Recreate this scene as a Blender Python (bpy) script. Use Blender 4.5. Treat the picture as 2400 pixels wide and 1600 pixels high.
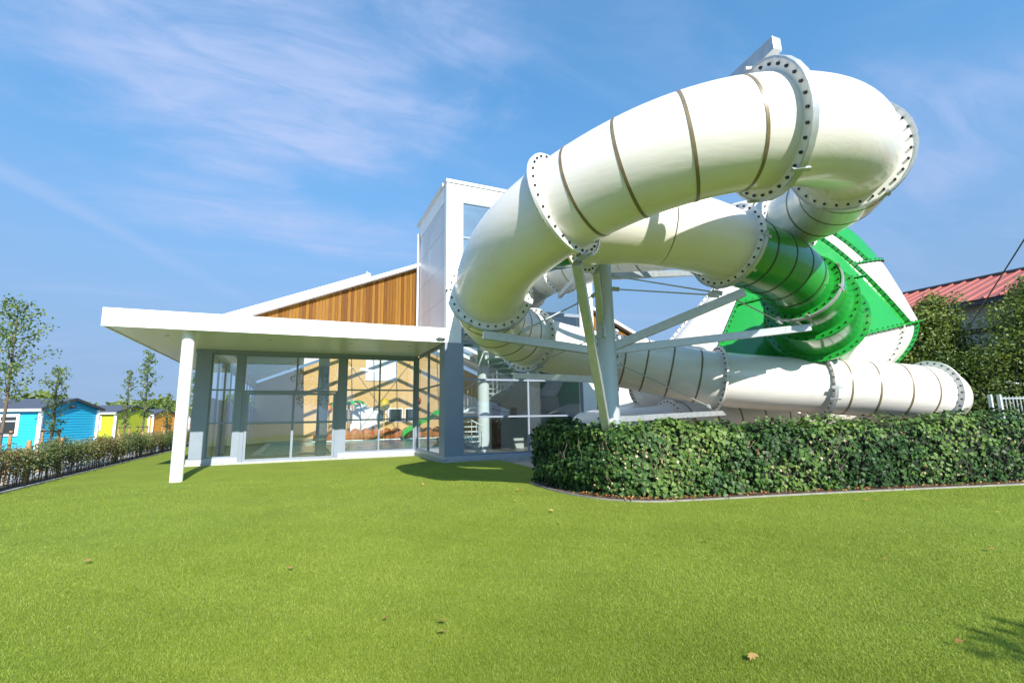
import bpy, math, random
import numpy as np
from mathutils import Vector, Matrix
random.seed(7); RNG = np.random.default_rng(11)
for o in list(bpy.data.objects): bpy.data.objects.remove(o)
scene = bpy.context.scene
COL = scene.collection

# ------------------------------------------------------------------ camera
cam_d = bpy.data.cameras.new('camera'); cam = bpy.data.objects.new('camera', cam_d); COL.objects.link(cam)
cam_d.sensor_width = 36.0; cam_d.lens = 16.8; cam_d.clip_start = 0.05; cam_d.clip_end = 5000
right = Vector((0.9146, -0.4039, -0.0158)); fwd = Vector((0.4010, 0.9029, 0.1546))
right.normalize(); fwd = (fwd - right * fwd.dot(right)).normalized(); up = right.cross(fwd).normalized()
CAM = Vector((0, 0, 1.6))
m = Matrix((right, up, -fwd)).transposed().to_4x4(); m.translation = CAM
cam.matrix_world = m
scene.camera = cam
# ------------------------------------------------------------------ light and sky
SUN_A, SUN_K = 0.03, 0.67              # light travels along (A, 1, -K)
SUN_EL = math.atan2(SUN_K, math.hypot(1, SUN_A))
sun_d = bpy.data.lights.new('sun', 'SUN'); sun = bpy.data.objects.new('sun', sun_d); COL.objects.link(sun)
sun_d.energy = 4.4; sun_d.angle = math.radians(0.53); sun_d.color = (1.0, 0.945, 0.86)
sun.rotation_euler = Vector((SUN_A, 1, -SUN_K)).to_track_quat('-Z', 'Y').to_euler()
sun.location = (0, -30, 40)
world = bpy.data.worlds.new('World'); scene.world = world; world.use_nodes = True
wn = world.node_tree; wn.nodes.clear()
def wnode(t, **k):
    n = wn.nodes.new(t)
    for a, b in k.items(): setattr(n, a, b)
    return n
def wmath(op, a, b=None, c=None):
    n = wnode('ShaderNodeMath', operation=op)
    for i, v in enumerate((a, b, c)):
        if v is None: continue
        if isinstance(v, (int, float)): n.inputs[i].default_value = v
        else: wn.links.new(v, n.inputs[i])
    return n.outputs[0]
SKY_MUL = (0.64, 1.08, 1.20, 1); HAZE_COL = (1.36, 1.80, 2.58, 1); CLOUD_COL = (2.0, 2.5, 3.8, 1)
out = wnode('ShaderNodeOutputWorld'); bg = wnode('ShaderNodeBackground'); bg.inputs['Strength'].default_value = 0.135
sky = wnode('ShaderNodeTexSky', sky_type='NISHITA'); sky.sun_disc = False
sky.sun_elevation = SUN_EL; sky.sun_rotation = math.radians(180); sky.altitude = 0; sky.air_density = 1.0; sky.dust_density = 0.6; sky.ozone_density = 2.0
tc = wnode('ShaderNodeTexCoord'); sep = wnode('ShaderNodeSeparateXYZ'); wn.links.new(tc.outputs['Generated'], sep.inputs[0])
# hazy summer air: look the sky model up a little above the true direction so that the horizon stays blue
sv = wnode('ShaderNodeCombineXYZ'); wn.links.new(sep.outputs['X'], sv.inputs[0]); wn.links.new(sep.outputs['Y'], sv.inputs[1])
wn.links.new(wmath('MULTIPLY_ADD', wmath('MAXIMUM', sep.outputs['Z'], 0.0), 0.55, 0.34), sv.inputs[2])
nrm = wnode('ShaderNodeVectorMath', operation='NORMALIZE'); wn.links.new(sv.outputs[0], nrm.inputs[0]); wn.links.new(nrm.outputs[0], sky.inputs['Vector'])
zz = wmath('ADD', wmath('MAXIMUM', sep.outputs['Z'], 0.0), 0.14)
px = wmath('DIVIDE', sep.outputs['X'], zz); py = wmath('DIVIDE', sep.outputs['Y'], zz)
cmb = wnode('ShaderNodeCombineXYZ'); wn.links.new(px, cmb.inputs[0]); wn.links.new(py, cmb.inputs[1])
def cirrus(scale, stretch, rot, detail, dist, lo, hi, loc=(0, 0, 0)):
    mp = wnode('ShaderNodeMapping'); mp.inputs['Rotation'].default_value = (0, 0, rot); mp.inputs['Scale'].default_value = (scale, scale * stretch, 1); mp.inputs['Location'].default_value = loc
    wn.links.new(cmb.outputs[0], mp.inputs[0])
    nz = wnode('ShaderNodeTexNoise'); nz.inputs['Detail'].default_value = detail; nz.inputs['Roughness'].default_value = 0.6; nz.inputs['Distortion'].default_value = dist
    nz.inputs['Scale'].default_value = 1.0; wn.links.new(mp.outputs[0], nz.inputs['Vector'])
    mr = wnode('ShaderNodeMapRange'); mr.interpolation_type = 'SMOOTHERSTEP'; mr.inputs[1].default_value = lo; mr.inputs[2].default_value = hi
    wn.links.new(nz.outputs[0], mr.inputs[0]); return mr.outputs[0]
def bank(cx, cy, rx, ry, rot):
    mp = wnode('ShaderNodeMapping'); mp.vector_type = 'TEXTURE'; mp.inputs['Location'].default_value = (cx, cy, 0); mp.inputs['Rotation'].default_value = (0, 0, rot); mp.inputs['Scale'].default_value = (rx, ry, 1)
    wn.links.new(cmb.outputs[0], mp.inputs[0]); ln = wnode('ShaderNodeVectorMath', operation='LENGTH'); wn.links.new(mp.outputs[0], ln.inputs[0])
    return ln.outputs['Value']
edge = cirrus(2.6, 1.3, 0.3, 6.0, 0.4, 0.2, 0.8, (1.3, 0.2, 0))
fine = cirrus(2.2, 2.8, -0.75, 9.0, 0.8, 0.22, 0.78, (0.4, 2.2, 0))
veil = cirrus(1.1, 3.2, -0.35, 7.0, 0.5, 0.40, 0.90, (5.0, 0.3, 0))
def soft(dist, amt):
    mr = wnode('ShaderNodeMapRange'); mr.interpolation_type = 'SMOOTHSTEP'; mr.inputs[1].default_value = 0.35; mr.inputs[2].default_value = 1.25; mr.inputs[3].default_value = amt; mr.inputs[4].default_value = 0
    wn.links.new(wmath('SUBTRACT', dist, wmath('MULTIPLY', wmath('SUBTRACT', edge, 0.5), 0.55)), mr.inputs[0]); return mr.outputs[0]
mass = wmath('MAXIMUM', soft(bank(-0.12, 1.16, 0.52, 0.50, 0.25), 1.0), soft(bank(-0.10, 1.85, 0.62, 0.25, 0.15), 0.6))
mass = wmath('MAXIMUM', mass, soft(bank(1.55, 0.75, 0.5, 0.5, 0.0), 0.55)); mass = wmath('MAXIMUM', mass, soft(bank(-1.2, 0.4, 0.8, 0.5, 0.0), 0.6)); mass = wmath('MAXIMUM', mass, soft(bank(0.4, -1.4, 0.9, 0.5, 0.4), 0.7))
cl = wmath('ADD', wmath('MULTIPLY', mass, wmath('MULTIPLY_ADD', fine, 0.75, 0.24)), wmath('MULTIPLY', veil, 0.30))
# a straight, slightly ragged condensation trail
nzt = wnode('ShaderNodeTexNoise'); nzt.inputs['Scale'].default_value = 3.0; nzt.inputs['Detail'].default_value = 5.0; wn.links.new(cmb.outputs[0], nzt.inputs['Vector'])
(ax_, ay_), (bx_, by_) = (-0.816, 1.735), (-0.306, 2.694)
L_ = math.hypot(bx_ - ax_, by_ - ay_); nx_, ny_ = -(by_ - ay_) / L_, (bx_ - ax_) / L_
dline = wmath('ADD', wmath('ADD', wmath('MULTIPLY', px, nx_), wmath('MULTIPLY', py, ny_)), -(ax_ * nx_ + ay_ * ny_))
dline = wmath('ADD', wmath('ABSOLUTE', dline), wmath('MULTIPLY', wmath('SUBTRACT', nzt.outputs[0], 0.5), 0.09))
mrt = wnode('ShaderNodeMapRange'); mrt.interpolation_type = 'SMOOTHSTEP'; mrt.inputs[1].default_value = 0.0; mrt.inputs[2].default_value = 0.075; mrt.inputs[3].default_value = 0.34; mrt.inputs[4].default_value = 0.0
wn.links.new(dline, mrt.inputs[0])
fade = wnode('ShaderNodeMapRange'); fade.interpolation_type = 'SMOOTHSTEP'; fade.inputs[1].default_value = 0.17; fade.inputs[2].default_value = 0.36; wn.links.new(sep.outputs['Z'], fade.inputs[0])
cl = wmath('MINIMUM', wmath('ADD', cl, wmath('MULTIPLY', mrt.outputs[0], fade.outputs[0])), 0.85)
# pale haze that thickens towards the horizon all round
hz = wnode('ShaderNodeMapRange'); hz.interpolation_type = 'SMOOTHSTEP'; hz.inputs[1].default_value = -0.05; hz.inputs[2].default_value = 0.62; hz.inputs[3].default_value = 0.92; hz.inputs[4].default_value = 0.0
wn.links.new(sep.outputs['Z'], hz.inputs[0])
mixh = wnode('ShaderNodeMix', data_type='RGBA'); wn.links.new(hz.outputs[0], mixh.inputs['Factor'])
gm = wnode('ShaderNodeMix', data_type='RGBA', blend_type='MULTIPLY'); gm.inputs['Factor'].default_value = 1.0; gm.inputs['B'].default_value = SKY_MUL
wn.links.new(sky.outputs[0], gm.inputs['A']); wn.links.new(gm.outputs['Result'], mixh.inputs['A']); mixh.inputs['B'].default_value = HAZE_COL
mixc = wnode('ShaderNodeMix', data_type='RGBA'); wn.links.new(cl, mixc.inputs['Factor'])
wn.links.new(mixh.outputs['Result'], mixc.inputs['A']); mixc.inputs['B'].default_value = CLOUD_COL
wn.links.new(mixc.outputs['Result'], bg.inputs['Color']); wn.links.new(bg.outputs[0], out.inputs[0])
scene.view_settings.view_transform = 'Standard'; scene.view_settings.look = 'None'; scene.view_settings.gamma = 1.0
scene.view_settings.use_curve_mapping = False; scene.view_settings.exposure = 0.9
scene.render.engine = 'CYCLES'
try:
    scene.cycles.transparent_max_bounces = 24; scene.cycles.max_bounces = 10
except Exception: pass

# ------------------------------------------------------------------ helpers
def rnd(a, b): return random.uniform(a, b)
MATS = {}
def mat(name, col=(.5, .5, .5), rough=.5, metal=0., coat=0., noise=None, bump=None, spec=None, attr=None, trans=0., wave=None):
    """procedural material; noise=(scale, amount, detail), bump=(scale, strength), attr=(colour a, colour b) by the 'var' attribute"""
    if name in MATS: return MATS[name]
    mt = bpy.data.materials.new(name); mt.use_nodes = True; nt = mt.node_tree; b = nt.nodes['Principled BSDF']; L = nt.links.new
    b.inputs['Roughness'].default_value = rough; b.inputs['Metallic'].default_value = metal; b.inputs['Coat Weight'].default_value = coat
    if spec is not None: b.inputs['Specular IOR Level'].default_value = spec
    c4 = tuple(col) + (1,)
    b.inputs['Base Color'].default_value = c4
    src = None
    geo = nt.nodes.new('ShaderNodeTexCoord')
    if attr:
        at = nt.nodes.new('ShaderNodeAttribute'); at.attribute_name = 'var'
        rp = nt.nodes.new('ShaderNodeValToRGB'); e = rp.color_ramp.elements
        e[0].color = tuple(attr[0]) + (1,); e[1].color = tuple(attr[-1]) + (1,)
        for i, c in enumerate(attr[1:-1]):
            x = e.new((i + 1) / (len(attr) - 1)); x.color = tuple(c) + (1,)
        L(at.outputs['Fac'], rp.inputs[0]); src = rp.outputs[0]
    if noise:
        nz = nt.nodes.new('ShaderNodeTexNoise'); nz.inputs['Scale'].default_value = noise[0]; nz.inputs['Detail'].default_value = noise[2] if len(noise) > 2 else 5
        nz.inputs['Roughness'].default_value = .62
        if len(noise) > 3:
            mp = nt.nodes.new('ShaderNodeMapping'); mp.inputs['Scale'].default_value = noise[3]; L(geo.outputs['Object'], mp.inputs[0]); L(mp.outputs[0], nz.inputs['Vector'])
        else: L(geo.outputs['Object'], nz.inputs['Vector'])
        mr = nt.nodes.new('ShaderNodeMapRange'); mr.inputs[1].default_value = .25; mr.inputs[2].default_value = .75; mr.inputs[3].default_value = 1 - noise[1]; mr.inputs[4].default_value = 1 + noise[1] * .6
        L(nz.outputs[0], mr.inputs[0])
        mx = nt.nodes.new('ShaderNodeMix'); mx.data_type = 'RGBA'; mx.blend_type = 'MULTIPLY'; mx.inputs['Factor'].default_value = 1
        if src: L(src, mx.inputs['A'])
        else: mx.inputs['A'].default_value = c4
        L(mr.outputs[0], mx.inputs['B']); src = mx.outputs['Result']
        mr2 = nt.nodes.new('ShaderNodeMapRange'); mr2.inputs[3].default_value = max(rough - .12, .02); mr2.inputs[4].default_value = min(rough + .14, 1); L(nz.outputs[0], mr2.inputs[0]); L(mr2.outputs[0], b.inputs['Roughness'])
    if src: L(src, b.inputs['Base Color'])
    if bump:
        nb = nt.nodes.new('ShaderNodeTexNoise'); nb.inputs['Scale'].default_value = bump[0]; nb.inputs['Detail'].default_value = 4
        if len(bump) > 2:
            mp = nt.nodes.new('ShaderNodeMapping'); mp.inputs['Scale'].default_value = bump[2]; L(geo.outputs['Object'], mp.inputs[0]); L(mp.outputs[0], nb.inputs['Vector'])
        else: L(geo.outputs['Object'], nb.inputs['Vector'])
        bp = nt.nodes.new('ShaderNodeBump'); bp.inputs['Strength'].default_value = bump[1]; bp.inputs['Distance'].default_value = .02
        L(nb.outputs[0], bp.inputs['Height']); L(bp.outputs[0], b.inputs['Normal'])
    if trans > 0:
        tr = nt.nodes.new('ShaderNodeBsdfTranslucent'); ms = nt.nodes.new('ShaderNodeMixShader'); ms.inputs[0].default_value = trans
        if src: L(src, tr.inputs[0])
        else: tr.inputs[0].default_value = c4
        L(b.outputs[0], ms.inputs[1]); L(tr.outputs[0], ms.inputs[2]); L(ms.outputs[0], nt.nodes['Material Output'].inputs[0])
    MATS[name] = mt; return mt
def glass_mat(name, tint, refl):
    mt = bpy.data.materials.new(name); mt.use_nodes = True; nt = mt.node_tree; nt.nodes.clear(); L = nt.links.new
    o = nt.nodes.new('ShaderNodeOutputMaterial'); t = nt.nodes.new('ShaderNodeBsdfTransparent'); t.inputs[0].default_value = tuple(tint) + (1,)
    g = nt.nodes.new('ShaderNodeBsdfGlossy'); g.inputs['Roughness'].default_value = .004; g.inputs[0].default_value = (.92, .95, .97, 1)
    gn = nt.nodes.new('ShaderNodeNewGeometry'); dt = nt.nodes.new('ShaderNodeVectorMath'); dt.operation = 'DOT_PRODUCT'; L(gn.outputs['Normal'], dt.inputs[0]); L(gn.outputs['Incoming'], dt.inputs[1])
    ab = nt.nodes.new('ShaderNodeMath'); ab.operation = 'ABSOLUTE'; L(dt.outputs['Value'], ab.inputs[0])
    om = nt.nodes.new('ShaderNodeMath'); om.operation = 'SUBTRACT'; om.inputs[0].default_value = 1; L(ab.outputs[0], om.inputs[1])
    pw_ = nt.nodes.new('ShaderNodeMath'); pw_.operation = 'POWER'; pw_.inputs[1].default_value = 5; L(om.outputs[0], pw_.inputs[0])
    ad = nt.nodes.new('ShaderNodeMath'); ad.operation = 'MULTIPLY_ADD'; ad.inputs[1].default_value = 1 - refl; ad.inputs[2].default_value = refl; ad.use_clamp = True
    ge = nt.nodes.new('ShaderNodeTexCoord'); nb = nt.nodes.new('ShaderNodeTexNoise'); nb.inputs['Scale'].default_value = .9; nb.inputs['Detail'].default_value = 1; L(ge.outputs['Object'], nb.inputs['Vector'])
    bp = nt.nodes.new('ShaderNodeBump'); bp.inputs['Strength'].default_value = .05; bp.inputs['Distance'].default_value = .05; L(nb.outputs[0], bp.inputs['Height']); L(bp.outputs[0], g.inputs['Normal'])
    mx = nt.nodes.new('ShaderNodeMixShader'); L(pw_.outputs[0], ad.inputs[0]); L(ad.outputs[0], mx.inputs[0]); L(t.outputs[0], mx.inputs[1]); L(g.outputs[0], mx.inputs[2]); L(mx.outputs[0], o.inputs[0])
    return mt
class MB:
    def __init__(s): s.v = []; s.f = []; s.mi = []
    def add(s, vs, fs, mi=0):
        b = len(s.v); s.v += [tuple(v) for v in vs]
        for f in fs: s.f.append(tuple(i + b for i in f)); s.mi.append(mi)
        return s
    def box(s, x0, x1, y0, y1, z0, z1, mi=0):
        return s.add([(x0, y0, z0), (x1, y0, z0), (x1, y1, z0), (x0, y1, z0), (x0, y0, z1), (x1, y0, z1), (x1, y1, z1), (x0, y1, z1)],
                     [(0, 3, 2, 1), (4, 5, 6, 7), (0, 1, 5, 4), (1, 2, 6, 5), (2, 3, 7, 6), (3, 0, 4, 7)], mi)
    def beam(s, p, q, w, h=None, upv=(0, 0, 1), mi=0):
        p = Vector(p); q = Vector(q); h = h or w; d = (q - p).normalized(); u = Vector(upv)
        if abs(d.dot(u)) > .97: u = Vector((0, 1, 0))
        sx = d.cross(u).normalized(); sz = sx.cross(d).normalized(); vs = []
        for e in (p, q):
            for a, b in ((-1, -1), (1, -1), (1, 1), (-1, 1)): vs.append(e + sx * (a * w / 2) + sz * (b * h / 2))
        return s.add(vs, [(0, 1, 2, 3), (7, 6, 5, 4), (0, 4, 5, 1), (1, 5, 6, 2), (2, 6, 7, 3), (3, 7, 4, 0)], mi)
    def tube(s, pts, rad, n=12, cap=True, mi=0):
        pts = [Vector(p) for p in pts]; N = len(pts); rad = rad if isinstance(rad, (list, tuple)) else [rad] * N
        vs = []; ref = None
        for i, p in enumerate(pts):
            d = (pts[min(i + 1, N - 1)] - pts[max(i - 1, 0)]).normalized()
            if ref is None:
                ref = Vector((0, 0, 1)) if abs(d.z) < .9 else Vector((1, 0, 0))
            a = (ref - d * ref.dot(d)).normalized(); ref = a; b = d.cross(a)
            for k in range(n):
                t = 2 * math.pi * k / n; vs.append(p + (a * math.cos(t) + b * math.sin(t)) * rad[i])
        fs = [(i * n + k, i * n + (k + 1) % n, (i + 1) * n + (k + 1) % n, (i + 1) * n + k) for i in range(N - 1) for k in range(n)]
        if cap: fs += [tuple(range(n - 1, -1, -1)), tuple(range((N - 1) * n, N * n))]
        return s.add(vs, fs, mi)
    def prism(s, poly, off, mi=0):
        off = Vector(off); n = len(poly); vs = [Vector(p) for p in poly] + [Vector(p) + off for p in poly]
        return s.add(vs, [tuple(range(n)), tuple(range(2 * n - 1, n - 1, -1))] + [(i, i + n, (i + 1) % n + n, (i + 1) % n) for i in range(n)], mi)
    def build(s, name, mt, parent=None, smooth=None, bevel=None):
        me = bpy.data.meshes.new(name); me.from_pydata(s.v, [], s.f); me.update()
        for x in (mt if isinstance(mt, (list, tuple)) else [mt]): me.materials.append(x)
        if any(s.mi): me.polygons.foreach_set('material_index', s.mi)
        o = bpy.data.objects.new(name, me); COL.objects.link(o)
        if smooth: me.shade_smooth() if smooth is True else me.set_sharp_from_angle(angle=smooth)
        if smooth and smooth is not True:
            me.polygons.foreach_set('use_smooth', [True] * len(me.polygons)); me.set_sharp_from_angle(angle=smooth)
        if bevel:
            b = o.modifiers.new('bevel', 'BEVEL'); b.width = bevel; b.segments = 2; b.limit_method = 'ANGLE'
        if parent: o.parent = parent; o.matrix_parent_inverse = Matrix.Translation(-Vector(parent.location)) if parent.type == 'EMPTY' and parent.parent is None else Matrix()
        return o
def tag(o, label=None, cat=None, group=None, kind=None):
    if label: o['label'] = label
    if cat: o['category'] = cat
    if group: o['group'] = group
    if kind: o['kind'] = kind
    return o
def thing(name, label, cat, loc=(0, 0, 0), group=None):
    o = bpy.data.objects.new(name, None); COL.objects.link(o); o.location = loc; o.empty_display_size = .2
    return tag(o, label, cat, group)
def child(name, me, parent, loc=(0, 0, 0), rot=None, sc=None):
    o = bpy.data.objects.new(name, me); COL.objects.link(o); o.parent = parent; o.location = loc
    if rot is not None: o.rotation_euler = rot
    if sc is not None: o.scale = sc
    return o
def np_mesh(name, V, F, mt, var=None, smooth=False):
    """V (n,3), F (m,k) equal-sided faces, var per vertex"""
    me = bpy.data.meshes.new(name); n = len(V); m_, k = F.shape
    me.vertices.add(n); me.vertices.foreach_set('co', V.astype(np.float32).ravel())
    me.loops.add(m_ * k); me.loops.foreach_set('vertex_index', F.astype(np.int32).ravel())
    me.polygons.add(m_); me.polygons.foreach_set('loop_start', np.arange(0, m_ * k, k, dtype=np.int32)); me.polygons.foreach_set('loop_total', np.full(m_, k, np.int32))
    me.update(calc_edges=True)
    if var is not None:
        a = me.attributes.new('var', 'FLOAT', 'POINT'); a.data.foreach_set('value', var.astype(np.float32))
    me.materials.append(mt); me.validate(); return me
LEAF = np.array([(0, 0, 0), (.32, .35, .07), (.3, .75, .05), (0, 1.15, -.05), (-.3, .75, .05), (-.32, .35, .07)]); LEAF_F = np.array([(0, 1, 2, 3), (0, 3, 4, 5)])
IVY = np.array([(0, .12, 0), (.34, -.08, .03), (.62, .22, -.05), (.36, .48, .06), (.42, .86, -.02), (.14, .82, .05), (0, 1.2, -.08), (-.14, .82, .05), (-.42, .86, -.02), (-.36, .48, .06), (-.62, .22, -.05), (-.34, -.08, .03)])
IVY_F = np.array([(0, i, i + 1) for i in range(1, 11)] + [(0, 11, 1)])
def leaves(P, N, size, shape=LEAF, faces=LEAF_F, droop=.3, spread=.6, var=None):
    """leaf cards at P, facing about N, pointing about down/outwards"""
    n = len(P); N = N + RNG.normal(0, spread, (n, 3)); N /= np.linalg.norm(N, axis=1)[:, None] + 1e-9
    T = RNG.normal(0, .6, (n, 3)); T[:, 2] -= droop; T -= N * (T * N).sum(1)[:, None]; T /= np.linalg.norm(T, axis=1)[:, None] + 1e-9
    B = np.cross(T, N); S = size * RNG.uniform(.6, 1.3, n)
    V = P[:, None, :] + S[:, None, None] * (shape[None, :, 0, None] * B[:, None, :] + shape[None, :, 1, None] * T[:, None, :] + shape[None, :, 2, None] * N[:, None, :])
    k = len(shape); F = (np.arange(n)[:, None, None] * k + faces[None]).reshape(-1, faces.shape[1])
    if var is None: var = RNG.uniform(0, 1, n)
    return V.reshape(-1, 3), F, np.repeat(var, k)

# materials
M_white = mat('white_gelcoat', (.79, .752, .705), .30, coat=.25, noise=(1.6, .07, 8, (1, 1, 3)), bump=(3.0, .12, (1, 1, 6)))
M_green = mat('green_gelcoat', (.014, .27, .032), .2, coat=.5, noise=(1.5, .10, 5), bump=(4, .05))
M_flange = mat('white_flange', (.80, .775, .74), .4, noise=(6, .06))
M_stripe = mat('brown_seam_band', (.20, .155, .085), .35, coat=.2, noise=(7, .35))
M_gstripe = mat('dark_seam_band', (.02, .06, .015), .4, noise=(5, .3))
M_bolt = mat('bolt_black', (.012, .012, .014), .45)
M_galv = mat('galvanised_steel', (.50, .53, .55), .42, metal=.55, noise=(9, .16, 7), bump=(25, .05))
M_polep = mat('galvanised_pole', (.50, .56, .62), .5, metal=.35, noise=(4, .12, 8, (1, 1, .25)))
M_paint = mat('white_paint', (.82, .82, .82), .35, noise=(2, .03))
M_panel = mat('grey_cladding_panel', (.60, .60, .62), .38, metal=.15, noise=(.7, .05))
M_frame = mat('grey_blue_frame', (.24, .285, .35), .42, metal=.1, noise=(3, .06))
M_frame_l = mat('pale_sill', (.40, .43, .50), .45, noise=(4, .08))
M_conc = mat('concrete_plinth', (.42, .42, .41), .8, noise=(8, .25, 8), bump=(30, .2))
M_black = mat('black_metal', (.02, .02, .022), .5)
M_glass = glass_mat('window_glass', (.84, .90, .89), .24)
M_glass2 = glass_mat('window_glass_dark', (.74, .82, .82), .17)
M_soil = mat('brown_soil', (.09, .06, .04), .95, noise=(14, .5, 8), bump=(30, .6))
M_bark = mat('bark', (.13, .10, .075), .9, noise=(18, .35, 6, (1, 1, .2)), bump=(40, .4, (1, 1, .2)))
M_stake = mat('stake_wood', (.36, .22, .10), .8, noise=(14, .3, 6, (1, 1, .1)))
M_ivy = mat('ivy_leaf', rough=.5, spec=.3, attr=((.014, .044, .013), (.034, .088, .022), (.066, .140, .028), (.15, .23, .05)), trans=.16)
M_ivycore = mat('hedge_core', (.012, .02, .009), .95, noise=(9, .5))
M_fol_young = mat('young_leaf', rough=.5, attr=((.06, .12, .03), (.13, .21, .05), (.24, .31, .08)), trans=.35)
M_fol_hedge = mat('hornbeam_leaf', rough=.55, attr=((.05, .085, .02), (.10, .14, .03), (.16, .17, .045), (.20, .10, .045)), trans=.25)
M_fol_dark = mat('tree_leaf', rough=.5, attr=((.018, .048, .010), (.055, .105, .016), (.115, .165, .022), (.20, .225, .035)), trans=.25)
M_wood = mat('larch_plank', (.190, .080, .011), .6, noise=(5, .32, 7, (5, 5, .35)), bump=(20, .15, (4, 4, .2)), spec=.12)
M_wood2 = mat('larch_plank_pale', (.25, .115, .018), .6, noise=(5, .28, 7, (5, 5, .35)), bump=(20, .15, (4, 4, .2)), spec=.12)
M_wood3 = mat('larch_plank_dark', (.145, .056, .008), .6, noise=(5, .32, 7, (5, 5, .35)), bump=(20, .15, (4, 4, .2)), spec=.12)

# ------------------------------------------------------------------ ground
def g2(x, y, cx, cy, sx, sy): return math.exp(-((x - cx) / sx) ** 2 - ((y - cy) / sy) ** 2)
def lawn_z(x, y):
    z = -.10 * g2(x, y, -3.1, 16.6, 2.2, 1.7) + .085 * g2(x, y, 5.5, 15.2, 3, 2.3)
    z += .02 * math.sin(x * .55 + .4 * y) * math.sin(y * .43) * min(1, max(0, (14 - y) / 6))
    return z
def lawn_edge_x(y): return -6.35
M_lawn = mat('turf_base', (.185, .245, .032), .9, noise=(.9, .20, 8), bump=(60, .9), spec=.15)
gb = MB(); gb.box(-900, 900, -400, 1600, -1.2, -.14)
M_far = mat('meadow', (.13, .15, .06), .95, noise=(.03, .3, 6))
tag(gb.build('ground', M_far), kind='structure')
xs = np.concatenate([np.arange(-6.35, 18.01, .35)]); ys = np.concatenate([np.arange(-14, 40.01, .35)])
V = np.array([(x, y, lawn_z(x, y)) for y in ys for x in xs]); nx = len(xs); ny = len(ys)
ii, jj = np.meshgrid(np.arange(nx - 1), np.arange(ny - 1)); b0 = (jj * nx + ii).ravel()
F = np.stack([b0, b0 + 1, b0 + nx + 1, b0 + nx], 1)
# leave out cells under the building
cx = V[F].mean(1); keep = ~((cx[:, 1] > 21.25) & (cx[:, 0] > -3.2)) & ~((cx[:, 1] > 16.75) & (cx[:, 0] > 5.05)) & ~((cx[:, 0] > 10.2) & (cx[:, 1] > 7)) & ~((cx[:, 0] > 6.5) & (cx[:, 1] > 8.5))
F = F[keep]
me = np_mesh('lawn', V, F, M_lawn); me.shade_smooth()
lawn = bpy.data.objects.new('lawn', me); COL.objects.link(lawn); tag(lawn, kind='structure')
M_pave = mat('pale_paving', (.42, .40, .38), .85, noise=(2.5, .14, 8), bump=(40, .2))
r = MB(); r.box(-16.5, -7.2, 5, 110, -.14, -.05); tag(r.build('road', M_pave), kind='structure')
r = MB(); r.box(-7.2, -6.42, 5, 60, -.14, -.01); tag(r.build('planting_bed', M_soil), kind='structure')
r = MB(); r.box(4.6, 30, 7.6, 16.3, -.14, -.03); tag(r.build('slide_yard', mat('yard_gravel', (.40, .34, .27), .9, noise=(20, .3, 8), bump=(60, .5))), kind='structure')
r = MB(); r.box(-6.42, -6.33, 5, 40, -.14, .02); tag(r.build('lawn_edging', M_conc), kind='structure')

# turf blades, denser near the camera (one mass nobody could count)
M_blade = mat('turf_blade', rough=.45, spec=.25, attr=((.125, .185, .016), (.210, .285, .030), (.28, .352, .048), (.38, .43, .10)), trans=.25)
def turf(n, r0, r1, size):
    t = RNG.uniform(-math.radians(62), math.radians(62), n); rr = np.sqrt(RNG.uniform(r0 * r0, r1 * r1, n)) * RNG.normal(1, .10, n); a0 = math.atan2(fwd.x, fwd.y)
    x = np.sin(t + a0) * rr; y = np.cos(t + a0) * rr
    k = (x > -6.2) & ~((y > 20.8) & (x > -3.7)) & ~((y > 16.1) & (x > 4.6)) & ~((x > 4.7) & (y > 10.2 - (x - 4.7) * 2.6) & (y > 7.3 - .27 * (x - 5.9)))
    x = x[k]; y = y[k]; n = len(x); z = np.array([lawn_z(a, b) for a, b in zip(x, y)])
    P = np.stack([x, y, z], 1); h = size * RNG.uniform(.6, 1.25, n); w = size * .07
    th = RNG.uniform(0, 2 * math.pi, n); ln = RNG.normal(0, .62, (n, 2)) + np.array([-.12, .06])
    B = np.stack([np.cos(th), np.sin(th), np.zeros(n)], 1) * w
    T = np.stack([ln[:, 0], ln[:, 1], np.ones(n)], 1); T /= np.linalg.norm(T, axis=1)[:, None]; T *= h[:, None]
    V = np.stack([P - B, P + B, P + T], 1).reshape(-1, 3); patch = .10 * np.sin(x * 1.3 + .7 * y) * np.sin(y * .9 - .5 * x) + .07 * np.sin(x * 3.7 + 1) * np.sin(y * 4.3 + x) + .05 * np.sin(x * 9 + 2 * y) * np.sin(8 * y)
    return V, np.repeat(np.clip(RNG.normal(.45, .25, n) + patch, 0, 1), 3)
parts = [turf(760000, 1.2, 4.2, .019), turf(460000, 4.0, 8, .026), turf(220000, 8, 16, .036)]
V = np.concatenate([p[0] for p in parts]); vr = np.concatenate([p[1] for p in parts])
me = np_mesh('turf_blades', V, np.arange(len(V)).reshape(-1, 3), M_blade, vr)
g = bpy.data.objects.new('turf_blades', me); COL.objects.link(g); tag(g, 'short green artificial turf covering the whole lawn', 'grass', kind='stuff')

# ------------------------------------------------------------------ pool building
YF, YG = 16.4, 21.0        # tower front and canopy fascia plane, recessed glazing plane
bld = thing('pool_building', 'white and grey pool hall with glazed front, timber gable and square tower', 'building', (0, YG, 0))
def part(name, mb, mt, parent=None, **k):
    p = parent or bld; o = mb.build(name, mt, None, **k); o.parent = p
    # keep world coordinates: subtract every ancestor's offset
    q = p; off = Vector((0, 0, 0))
    while q: off += Vector(q.location); q = q.parent
    o.location = -off
    return o
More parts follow.
